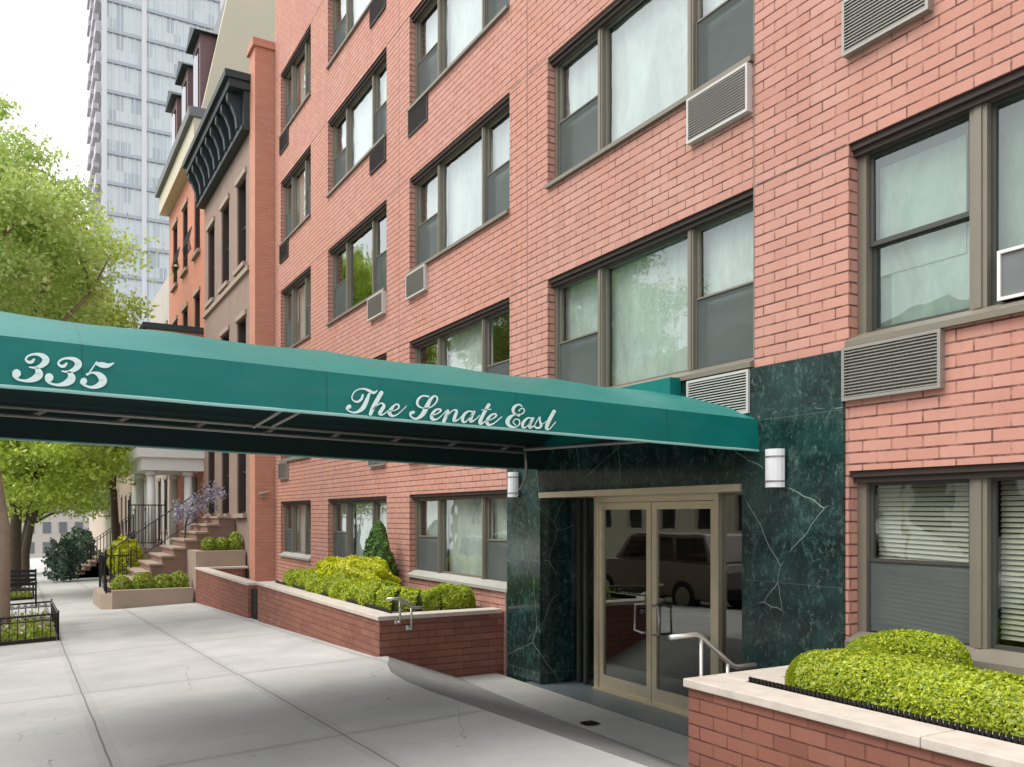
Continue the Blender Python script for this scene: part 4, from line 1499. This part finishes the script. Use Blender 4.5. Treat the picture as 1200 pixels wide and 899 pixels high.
bcols = [(21.55, 22.55), (23.55, 24.55), (25.55, 26.55)]
brows = [(8.1 - 3.15 * 1 + 1.55, 8.1 + .65), (3.2, 5.35), (-0.05, 2.35)]
brows = [(6.25, 8.45), (2.75, 4.95), (0.05, 2.15)]
hb = house('brownstone_house', 'brown townhouse with a dark bracketed cornice next to the pink building', BX, 21.1, 27.1, 9.85, M['brownstone'], brows, bcols, M['dark_wood'])
cn = MB()
cn.box(BX - .62, BX + .3, 20.95, 27.25, 10.45, 10.62)
cn.box(BX - .52, BX + .3, 21.0, 27.2, 10.25, 10.448)
cn.box(BX - .16, BX + .3, 21.05, 27.15, 9.35, 10.248)
cn.box(BX - .22, BX + .1, 21.03, 27.17, 9.30, 9.40)
cn.build('cornice', M['cornice'], hb)
for i in range(9):
    y = 21.3 + i * .70
    b_ = MB()
    b_.prism([(BX - .49, y, 10.24), (BX - .17, y, 10.24), (BX - .17, y, 9.42), (BX - .27, y, 9.42), (BX - .30, y, 9.70), (BX - .40, y, 9.95), (BX - .49, y, 10.05)], (0, .17, 0))
    b_.build('bracket', M['cornice'], hb)
bd = MB()
bd.box(BX - .07, BX + .02, 21.12, 27.08, 5.95, 6.08)
bd.box(BX - .07, BX + .02, 21.12, 27.08, 2.42, 2.56)
bd.build('band_course', M['brownstone_pale'], hb)

# red house with mansard and dormers: Y 27.1 .. 34.4
rcols = [(27.9, 28.9), (30.2, 31.2), (32.4, 33.4)]
rrows = [(8.3, 10.5), (4.75, 7.0)]
hr = house('brick_house', 'orange brick townhouse with white cornice, slate mansard and dormers beyond the brownstone', BX, 27.1, 34.4, 11.3, M['brick_house'], rrows, rcols, M['dark_wood'])
cn = MB()
cn.box(BX - .34, BX + .3, 26.95, 34.5, 11.30, 11.95)
cn.build('cornice', M['cream'], hr)
cn = MB()
cn.box(BX - .48, BX + .3, 26.9, 34.55, 11.96, 12.25)
cn.build('gutter', M['roof_slate'], hr)
ms_ = MB()
zt_ = 12.26
ms_.prism([(BX - .05, 27.35, zt_), (BX + .95, 27.35, zt_ + 4.6), (BX + 7, 27.35, zt_ + 4.6), (BX + 7, 27.35, zt_)], (0, 6.9, 0))
ms_.build('mansard_roof', M['roof_slate'], hr)
pw = MB()   # cream party wall whose edge follows the mansard slope
pw.prism([(BX - .05, 27.02, 9.9), (BX - .18, 27.02, 12.0), (BX - .02, 27.02, 12.6), (BX + .95, 27.02, 17.3), (BX + 8, 27.02, 17.3), (BX + 8, 27.02, 9.9)], (0, .3, 0))
pw.build('party_wall', M['cream'], hr)
for i, y in enumerate((27.5, 29.8, 32.1)):
    dm = MB()
    dm.box(BX - .06, BX + .8, y, y + 1.25, zt_ + .02, zt_ + 2.55)
    do_ = dm.build('dormer', M['plum'], hr)
    q = MB()
    q.prism([(BX - .26, y - .18, zt_ + 2.55), (BX - .26, y + 1.43, zt_ + 2.55), (BX - .26, y + .62, zt_ + 3.0)], (1.1, 0, 0))
    q.build('dormer_roof', M['cornice'], do_)
    q = MB()
    q.box(BX - .09, BX - .061, y + .22, y + 1.03, zt_ + .35, zt_ + 2.2)
    q.build('window', M['car_glass'], do_)
for (a, b) in rcols[:2]:
    for (c, d) in rrows:
        gb = MB()
        for k in range(9):
            yy = a - .1 + (b - a + .2) * k / 8
            gb.tube([(BX - .28, yy, c - .06), (BX - .34, yy, c + .2), (BX - .26, yy, c + .62)], .012, 5)
        gb.tube([(BX - .26, a - .1, c + .62), (BX - .26, b + .1, c + .62)], .015, 5)
        gb.tube([(BX - .28, a - .1, c - .05), (BX - .28, b + .1, c - .05)], .015, 5)
        gb.build('window_guard', M['iron'], hr)
# projecting brick bay on a white portico
bay = MB()
bay.box(3.15, BX - .001, 27.35, 30.6, 2.02, 5.55)
bay.build('bay', M['brick_house'], hr)
bay = MB()
bay.box(3.05, BX - .001, 27.25, 30.7, 5.552, 5.72)
bay.build('bay_cap', M['cornice'], hr)
po = MB()
po.box(3.02, BX - .001, 27.2, 30.7, 1.34, 1.72)
po.box(2.90, BX - .001, 27.1, 30.8, 1.722, 2.015)
po.build('portico', M['white_paint'], hr)
for (x, y) in ((3.30, 27.5), (3.30, 30.3), (4.35, 27.5), (4.35, 30.3)):
    q = MB()
    q.tube([(x, y, -1.2), (x, y, -1.05)], .20, 14); q.tube([(x, y, -1.05), (x, y, 1.2)], [.135, .115], 14); q.tube([(x, y, 1.2), (x, y, 1.34)], .17, 14)
    q.build('column', M['white_paint'], hr, True)
q = MB()
q.box(BX - .06, BX - .002, 28.4, 29.6, -1.1, 1.2)
q.build('door', M['roof_slate'], hr)
q = MB()
q.box(2.9, BX - .002, 27.1, 30.8, -4, -1.2)
q.build('landing', M['brownstone_pale'], hr)

# grey house, Y 34.4 .. 40.3, then paler ones down the hill
hg = house('grey_house', 'grey stucco townhouse with arched windows beyond the brick house', BX + .05, 34.4, 40.3, 9.2, M['grey_stucco'], [(5.6, 7.4), (2.6, 4.4), (-.6, 1.4)], [(35.2, 36.1), (37.0, 37.9), (38.8, 39.7)], M['roof_slate'])
for i, (ya, yb, zt4, mt, lb) in enumerate(((40.3, 47, 7.4, 'white_paint', 'white painted townhouse behind the street trees'), (47, 55, 8.2, 'brownstone_pale', 'tan townhouse at the red steps down the street'),
                                           (55, 64, 9.0, 'cream', 'cream townhouse far down the street'), (64, 80, 12.0, 'brick_opp', 'tan brick building at the far end of the row'))):
    nw = int((yb - ya) / 2.2)
    house('townhouse', lb, BX, ya, yb, zt4 - .036 * 0, M[mt], [(zt4 - 2.6, zt4 - .8), (zt4 - 5.8, zt4 - 4.0), (zt4 - 9.0, zt4 - 7.2)], [(ya + .6 + k * 2.2, ya + 1.5 + k * 2.2) for k in range(nw)], M['roof_slate'] if i % 2 else M['white_paint'])

db = thing('distant_building', (0, 190, -9), 'cream apartment block seen end-on at the bottom of the street', 'building')
q = MB(); q.box(-30, 30, 190, 200, -14, 13); q.build('wall', M['limestone'], db)
for k in range(16):
    for j in range(5):
        q = MB(); q.box(-22 + k * 2.8, -20.6 + k * 2.8, 189.9, 190.05, -7.4 + j * 3.9, -5.2 + j * 3.9); q.build('window', M['roof_slate'], db)

# glass tower
ty0, tx0 = 100.0, 7.16
tw = thing('glass_tower', (tx0 + 15, ty0 + 8, -5), 'tall pale glass tower with white piers rising above the rowhouses', 'tower')
q = MB(); q.box(tx0 + .15, tx0 + 32, ty0 + .3, ty0 + 15.8, -8, 96); q.build('curtain_wall', M['tower_glass'], tw)
q = MB()
r9 = random.Random(4)
nfl = 32
for k in range(nfl):
    z = -7 + k * 3.25
    q.box(tx0, tx0 + 32, ty0 + .10, ty0 + .32, z, z + .38)
q.build('floor_band', M['tower_band'], tw)
q = MB()
for x in (tx0 + .25, tx0 + 4.15, tx0 + 12.3, tx0 + 20.5, tx0 + 28.0):
    q.box(x - .25, x + .25, ty0 - .02, ty0 + .34, -8, 96)
for k in range(44):
    x = tx0 + .35 + k * .72
    q.box(x - .045, x + .045, ty0 + .17, ty0 + .33, -8, 96)
q.build('pier', M['tower_white'], tw)
q = MB()
for k in range(nfl):
    z = -7 + k * 3.25
    for j in range(4):
        q.box(tx0 - .55, tx0 + .149, ty0 + .6 + j * 4, ty0 + 3.3 + j * 4, z, z + 1.15)
    q.box(tx0 - .10, tx0 + .148, ty0 + .35, ty0 + 15.7, z - .3, z - .001)
q.build('balcony', M['tower_side'], tw)


# ------------------------------------------------------------------ front yards, stoops, ironwork
def rail_fence(mb, p, q_, h, n, r_=.010, posts=True):
    p, q_ = Vector(p), Vector(q_)
    up = Vector((0, 0, h))
    mb.tube([p + up, q_ + up], .018, 6)
    mb.tube([p + up * .12, q_ + up * .12], .013, 6)
    for i in range(n + 1):
        a = p.lerp(q_, i / n)
        mb.tube([a + up * (.0 if i in (0, n) else .1), a + up * (1.12 if i in (0, n) else 1.0)], r_ * (2.0 if i in (0, n) and posts else 1), 6)


ys = 21.45
lw = thing('stone_planter', (2.6, ys, G(2.6, ys)), 'low brown stone planter kerb by the sidewalk in front of the brownstone', 'planter')
q = MB()
q.box(1.75, 3.50, ys, ys + .22, -3.2, G(2.6, ys) + .38)
q.hexa([(1.55, ys + .5, -3.2), (1.75, ys, -3.2), (1.95, ys + .22, -3.2), (1.75, ys + .6, -3.2), (1.55, ys + .5, -1.82), (1.75, ys, -1.82), (1.95, ys + .22, -1.82), (1.75, ys + .6, -1.82)])
q.box(1.55, 1.75, ys + .5, 24.5, -3.4, -1.86)
q.build('kerb_wall', M['brownstone_pale'], lw)
q = MB(); q.box(1.76, 3.5, ys + .23, 24.4, -3.2, -1.95); q.build('soil', M['soil'], lw)
uw = thing('stone_planter', (4.1, 21.5, -1.5), 'raised brown stone planter box against the brownstone wall', 'planter')
q = MB()
q.box(3.56, 4.72, 21.42, 21.65, -3.2, -.86)
q.box(3.56, 3.78, 21.65, 22.9, -3.2, -.861)
q.build('kerb_wall', M['brownstone_pale'], uw)
q = MB(); q.box(3.78, 4.72, 21.65, 22.9, -1.5, -.92); q.build('soil', M['soil'], uw)

stp = thing('stoop', (3.2, 23.2, -2.2), 'brown stepped stone stoop climbing to the brownstone door', 'stoop')
q = MB()
for i in range(10):
    x = 1.90 + i * .27
    q.box(x, BX - .003 - i * .001, 22.7 + i * .001, 24.9 - i * .001, -3.4, -1.78 + i * .195 - .05)
q.build('flight', M['steps'], stp)
q = MB()
for i in range(10):
    x = 1.90 + i * .27
    q.box(x - .04, x + .30, 22.65, 24.95, -1.78 + i * .195 - .049, -1.78 + i * .195)
q.build('tread', M['brownstone_pale'], stp)
for yy in (24.85,):
    q = MB()
    rail_fence(q, (2.6 if yy < 23 else 2.0, yy, -1.30 if yy < 23 else -1.7), (4.5, yy, .05), .8, 12, .008)
    q.build('railing', M['iron'], stp)
shr_spec = [(1.98, 21.95, -1.68, .17), (2.45, 21.95, -1.66, .19), (2.88, 21.95, -1.68, .17), (3.25, 21.95, -1.62, .17)]
shl = ['leftmost little boxwood in the low brown planter kerb', 'second little boxwood from the left in the low brown planter kerb', 'third little boxwood from the left in the low brown planter kerb', 'rightmost little boxwood in the low brown planter kerb']
for k, (x, y, z, r_) in enumerate(shr_spec):
    shrub('shrub', shl[k], (x, y, z), (r_ * 1.3, r_, r_ * 1.5), 1500, .035, M['leaf_green'], 40 + k, group='small boxwoods in the stone planters')
shl = ['left one of three small boxwoods in the raised brown planter', 'middle one of three small boxwoods in the raised brown planter', 'right one of three small boxwoods in the raised brown planter']
for k, (x, r_) in enumerate(((3.92, .16), (4.25, .15), (4.56, .16))):
    shrub('shrub', shl[k], (x, 21.85, -.75 + .03 * k), (r_, r_, r_ * (1.3, 1.1, 1.7)[k]), 1200, .035, M['leaf_green'], 50 + k, group='small boxwoods in the stone planters')
shrub('shrub', 'round yellow flowering shrub behind the black iron gate', (2.45, 25.9, -1.2), (.42, .42, .56), 5000, .05, M['leaf_yellow'], 60, noise=.16)
# iron gate and area fence
ig = thing('iron_fence', (1.9, 24.3, G(1.9, 24)), 'black iron area fence and gate by the brownstone steps', 'fence')
q = MB()
rail_fence(q, (1.85, 24.55, -2.2), (1.85, 26.6, -2.25), 1.15, 5)
q.build('side_panel', M['iron'], ig)
q = MB()
rail_fence(q, (1.85, 24.55, -2.2), (2.45, 24.55, -2.2), 1.15, 6)
q.build('gate', M['iron'], ig)
for (x, y, h) in ((1.72, 23.1, 1.0), (1.66, 21.9, .66)):
    q = MB()
    q.tube([(x, y, G(x, y)), (x, y, G(x, y) + h)], .022, 8)
    q.tube([(x, y, G(x, y) + .40), (x + .5, y - .04, G(x, y) + .40)], .022, 6)
    q.tube([(x + .5, y - .04, G(x, y) + .06), (x + .5, y - .04, G(x, y) + .40)], .02, 6)
    q.build('post', M['iron'], ig)
# balcony railing of the portico landing and wisteria
rl = thing('iron_railing', (3.0, 27.0, -1.2), 'black iron railing round the white portico landing', 'railing')
q = MB()
rail_fence(q, (2.62, 26.85, -.95), (3.6, 26.85, -.95), 1.25, 11)
q.build('front_panel', M['iron'], rl)
q = MB()
q.box(2.6, 3.6, 26.8, 27.08, -3.8, -.95)
q.build('base', M['brownstone'], rl)
ws = thing('wisteria', (4.1, 24.2, -.75), 'purple flowering wisteria climbing over the iron railing by the brown house', 'vine')
pts = []
for k in range(80):
    t_ = rng.uniform()
    c = np.array([3.45 + 1.25 * t_, 24.0 + rng.normal() * .12, .02 + .62 * t_ + rng.normal() * .13])
    pts.append(c + rng.normal(size=(16, 3)) * np.array([.05, .05, .09]))
leaf_mesh('blossom', np.concatenate(pts), .045, M['wisteria'], ws)
q = MB()
q.tube([(3.7, 24.0, -.75), (3.75, 24.05, -.2), (3.9, 24.0, .3), (4.6, 24.0, .75)], [.03, .025, .02, .01], 6)
q.tube([(4.5, 24.0, -.75), (4.4, 24.0, .0), (4.2, 24.0, .45)], [.03, .02, .01], 6)
q.build('stem', M['bark'], ws)

# red steps further down
s2 = thing('stoop', (3.4, 46, G(3.4, 46)), 'long flight of red stone steps with black railings down the street', 'stoop')
q = MB()
yb0 = 46.0
zb0 = G(2.3, yb0)
for i in range(11):
    x = 2.05 + i * .25
    q.box(x, BX - .004, yb0, yb0 + 2.0, -5, zb0 + (i + 1) * .19 - .05)
q.build('flight', M['steps'], s2)
q = MB()
for i in range(11):
    x = 2.05 + i * .25
    q.box(x - .05, x + .28, yb0 - .05, yb0 + 2.05, zb0 + (i + 1) * .19 - .049, zb0 + (i + 1) * .19)
q.build('tread', M['brownstone_pale'], s2)
for yy in (yb0 - .01, yb0 + 2.0):
    q = MB()
    rail_fence(q, (2.05, yy, zb0 + .1), (4.7, yy, zb0 + 2.0), .95, 18, .016)
    q.build('railing', M['iron'], s2)
s3 = thing('stoop', (3.4, 36, G(3.4, 36)), 'brownstone steps with black railings in front of the grey house', 'stoop')
yb0 = 36.6
zb0 = G(2.8, yb0)
q = MB()
for i in range(9):
    q.box(2.75 + i * .25, BX + .04, yb0, yb0 + 1.8, -5, zb0 + (i + 1) * .19)
q.build('flight', M['steps'], s3)
for yy in (yb0 - .01, yb0 + 1.8):
    q = MB()
    rail_fence(q, (2.75, yy, zb0 + .1), (4.7, yy, zb0 + 1.6), .95, 16, .014)
    q.build('railing', M['iron'], s3)
shrub('shrub', 'large dark green bush beside the red stone steps', (1.5, 42.6, G(1.7, 42.6) + .85), (.62, 1.1, .85), 5000, .085, M['leaf_dark'], 70, noise=.3)
shrub('shrub', 'rounded dark bush in front of the white townhouse, behind the dark bush', (2.6, 52, G(1.7, 52) + 1.2), (.8, 1.3, 1.3), 5000, .1, M['leaf_dark'], 71, noise=.16)

# tree pits with guards
def tree_guard(x0, x1, y0, y1, label, seed):
    z = G((x0 + x1) / 2, (y0 + y1) / 2)
    t = thing('tree_guard', ((x0 + x1) / 2, (y0 + y1) / 2, z), label, 'tree guard', 'iron tree guards round the street tree pits')
    for a, b in (((x0, y0), (x1, y0)), ((x1, y0), (x1, y1)), ((x0, y1), (x1, y1))):
        q = MB()
        pa = (*a, G(*a)); pb = (*b, G(*b))
        L = (Vector(pb) - Vector(pa)).length
        rail_fence(q, pa, pb, .42, int(L / .11), .007)
        va, vb = Vector(pa), Vector(pb)
        q.tube([va + Vector((0, 0, .33)), vb + Vector((0, 0, .33))], .008, 6)
        n_ = int(L / .11)
        for i in range(n_):
            c = va.lerp(vb, (i + .5) / n_) + Vector((0, 0, .375))
            dv = (vb - va).normalized()
            q.tube([c + dv * .04 * math.cos(k * math.pi / 4) + Vector((0, 0, .04 * math.sin(k * math.pi / 4))) for k in range(9)], .005, 4, False)
        q.build('panel', M['iron'], t)
    q = MB()
    q.hexa([(x0 + .03, y0 + .03, G(x0, y0) - .1), (x1 - .03, y0 + .03, G(x1, y0) - .1), (x1 - .03, y1 - .03, G(x1, y1) - .1), (x0 + .03, y1 - .03, G(x0, y1) - .1),
            (x0 + .03, y0 + .03, G(x0, y0) + .04), (x1 - .03, y0 + .03, G(x1, y0) + .04), (x1 - .03, y1 - .03, G(x1, y1) + .04), (x0 + .03, y1 - .03, G(x0, y1) + .04)])
    q.build('soil', M['soil'], t)
    n_ = 2600
    P_ = np.stack([rng.uniform(x0 + .05, x1 - .05, n_), rng.uniform(y0 + .05, y1 - .05, n_), np.zeros(n_)], 1)
    P_[:, 2] = [G(px_, py_) + .05 + abs(rng.normal()) * .09 for px_, py_, _ in P_]
    o = leaf_mesh('ground_ivy', P_, .05, M['leaf_green'], t)
    o['kind'] = 'stuff'
    n_ = 420
    P_ = np.stack([rng.uniform(x0 + .05, x1 - .05, n_), rng.uniform(y0 + .05, y1 - .05, n_), np.zeros(n_)], 1)
    P_[:, 2] = [G(px_, py_) + .16 + abs(rng.normal()) * .06 for px_, py_, _ in P_]
    o = leaf_mesh('blossoms', P_, .05, M['bloom'], t)
    o['kind'] = 'stuff'


tree_guard(-1.2, .47, 15.2, 18.9, 'black iron tree guard round the nearest flower-planted tree pit', 1)
tree_guard(-1.2, .25, 28.9, 32.3, 'farther black iron tree guard beyond the bench', 2)
# bench
bn = thing('bench', (-.15, 25.3, G(-.15, 25.3)), 'black iron slatted bench on the sidewalk between the street trees', 'bench')
bzz = G(-.1, 25.3)
q = MB()
for i in range(5):
    q.box(-.75, .28, 25.1 + i * .10, 25.17 + i * .10, bzz + .42, bzz + .45)
q.build('seat', M['iron'], bn)
q = MB()
for i in range(4):
    q.box(-.75, .28, 25.60 + i * .015, 25.62 + i * .015, bzz + .52 + i * .11, bzz + .60 + i * .11)
q.build('backrest', M['iron'], bn)
for x in (-.74, .27):
    for y, hh in ((25.12, .62), (25.62, .95)):
        q = MB()
        q.box(x - .02, x + .02, y - .02, y + .02, G(x, y) - .01, bzz + hh)
        q.build('leg', M['iron'], bn)
    q = MB()
    q.box(x - .022, x + .022, 25.08, 25.64, bzz + .62, bzz + .65)
    q.build('armrest', M['iron'], bn)

# street trees
make_tree('street_tree', 'nearest street tree in the iron-fenced pit, pale trunk at the picture edge', -.36, 16.6, (-1.15, 17.6, 4.5), (2.6, 3.0, 2.45), 135, 640, .056, M['leaf_tree2'], M['bark_pale'], .13, 5, 'street trees along the kerb', 12, zt=1.6, spread=.27)
t2 = make_tree('street_tree', 'big bright green street tree with a dark leaning trunk behind the bench', -.30, 30.6, (.1, 31.2, 5.2), (3.4, 3.8, 4.7), 200, 360, .10, M['leaf_tree'], M['bark'], .20, 8, 'street trees along the kerb', 10, zt=.1, spread=.36)
pp, _ = crown_points((.55, 29.2, 1.6), (1.8, 2.3, 1.7), 46, 260, .34, 99, low=-1.0)
leaf_mesh('crown', pp, .09, M['leaf_tree'], t2)
make_tree('street_tree', 'pale green street tree farther down, in front of the white townhouse', .0, 44, (1.2, 44, 4.2), (3.4, 4.0, 4.4), 170, 260, .13, M['leaf_tree2'], M['bark'], .2, 12, 'street trees along the kerb', 12, zt=-.2, spread=.5)
make_tree('street_tree', 'last visible street tree closing the view down the sidewalk', -.2, 60, (1.2, 60, 4.0), (4.2, 5.0, 5.2), 170, 240, .17, M['leaf_tree2'], M['bark'], .22, 15, 'street trees along the kerb', 10, zt=-.6, spread=.6)
make_tree('slim_tree', 'slim tree with a straight brown trunk beside the portico', 2.78, 33.2, (2.7, 33.6, 2.8), (1.2, 1.4, 1.3), 34, 240, .10, M['leaf_tree2'], M['bark'], .15, 18, None, 8, zt=.9, spread=.3)


# ------------------------------------------------------------------ across the street (seen mirrored in the glass)
def suv(cx, cy, label, paint, group, turned=False):
    z = GR(cy)
    t = thing('parked_car', (cx, cy, z), label, 'car', group)
    if turned: t.rotation_euler.z = math.pi
    hw = .93
    L0, L1 = cy - 2.4, cy + 2.4
    prof_ = [(L0, .45), (L0 + .02, .95), (L0 + .25, 1.06), (L0 + 1.15, 1.14), (L0 + 1.2, 1.15), (L1 - .08, 1.15), (L1, .95), (L1, .45), (L1 - .1, .32), (L0 + .1, .32)]
    b = MB()
    b.prism([(cx - hw, y, z + h) for y, h in prof_], (2 * hw, 0, 0))
    b.build('body', paint, t, bevel=.05)
    c = MB()
    pr_ = [(L0 + 1.15, 1.14), (L0 + 1.75, 1.74), (L0 + 2.1, 1.80), (L1 - .35, 1.80), (L1 - .06, 1.15)]
    c.prism([(cx - hw + .10, y, z + h) for y, h in pr_], (2 * hw - .2, 0, 0))
    c.build('roof', paint, t, bevel=.04)
    w = MB()
    for sx in (-1, 1):
        X_ = cx + sx * (hw - .097)
        for seg_ in (((L0 + 1.45, 1.2), (L0 + 1.86, 1.68), (L0 + 2.35, 1.70), (L0 + 2.35, 1.2)), ((L0 + 2.43, 1.2), (L0 + 2.43, 1.70), (L0 + 3.4, 1.70), (L0 + 3.4, 1.2)), ((L0 + 3.5, 1.2), (L0 + 3.5, 1.70), (L1 - .40, 1.70), (L1 - .24, 1.2))):
            w.prism([(X_, y, z + h) for y, h in seg_], (sx * .012, 0, 0))
    w.build('side_window', M['car_glass'], t)
    for sx in (-1, 1):
        for y in (L0 + .9, L1 - .95):
            q = MB()
            q.tube([(cx + sx * (hw - .2), y, z + .37), (cx + sx * (hw + .01), y, z + .37)], .37, 24)
            wo_ = q.build('wheel', M['rubber'], t)
            q = MB()
            q.tube([(cx + sx * (hw + .008), y, z + .37), (cx + sx * (hw + .02), y, z + .37)], .22, 16)
            q.build('rim', M['steel'], wo_)
        q = MB()
        q.box(cx + sx * (hw - .22), cx + sx * (hw - .02), L0 - .03, L0 + .04, z + .72, z + .9)
        q.build('headlight', M['opal'], t)
        q = MB()
        q.box(cx + sx * (hw - .15), cx + sx * (hw - .01), L1 - .03, L1 + .02, z + .75, z + 1.1)
        q.build('tail_light', M['red_lens'], t)
    q = MB()
    q.box(cx - hw + .02, cx + hw - .02, L0 - .06, L0 + .02, z + .38, z + .58)
    q.box(cx - hw + .02, cx + hw - .02, L1 - .02, L1 + .06, z + .38, z + .58)
    q.build('bumper', M['rubber'], t)
    return t


suv(-2.6, 16.3, 'grey four-wheel-drive car parked at the kerb opposite the entrance', M['car_paint'], 'cars parked along the kerb', True)
suv(-2.6, 22.6, 'white car parked behind the grey one at the kerb', M['car_paint_white'], 'cars parked along the kerb')
suv(-2.6, 10.2, 'white car parked in front of the grey one at the kerb', M['car_paint_white'], 'cars parked along the kerb')
for i, (ya, yb, zt5, mt, lb) in enumerate(((-8, 3, 7.0, 'limestone', 'pale limestone house across the street'), (3, 13, 7.5, 'brick_opp', 'tan brick house across the street'), (13, 24, 6.5, 'white_paint', 'white painted house across the street'),
                                           (24, 36, 7.5, 'cream', 'cream house across the street'), (36, 50, 8.0, 'brick_opp', 'second tan brick house across the street'))):
    nw = int((yb - ya) / 2.4)
    t = thing('row_house', (-14, (ya + yb) / 2, GR(ya)), lb, 'house')
    cols_ = [(ya + .7 + k * 2.4, ya + 1.8 + k * 2.4) for k in range(nw)]
    hs = [(a, b, c, c + 1.7) for a, b in cols_ for c in (-.6, 2.4, 5.0) if c + 1.7 < zt5]
    w = MB()
    wall_holes(w, 0, ya, yb, -6, zt5, hs, .2)
    w.v = [(-14 - x, y, z) for x, y, z in w.v]
    w.box(-20, -14.3, ya, yb, zt5 - .3, zt5)
    w.build('wall', M[mt], t)
    for (a, b, c, d) in hs:
        q = MB(); q.box(-14.22, -14.19, a, b, c, d); q.build('window', M['car_glass'], t)
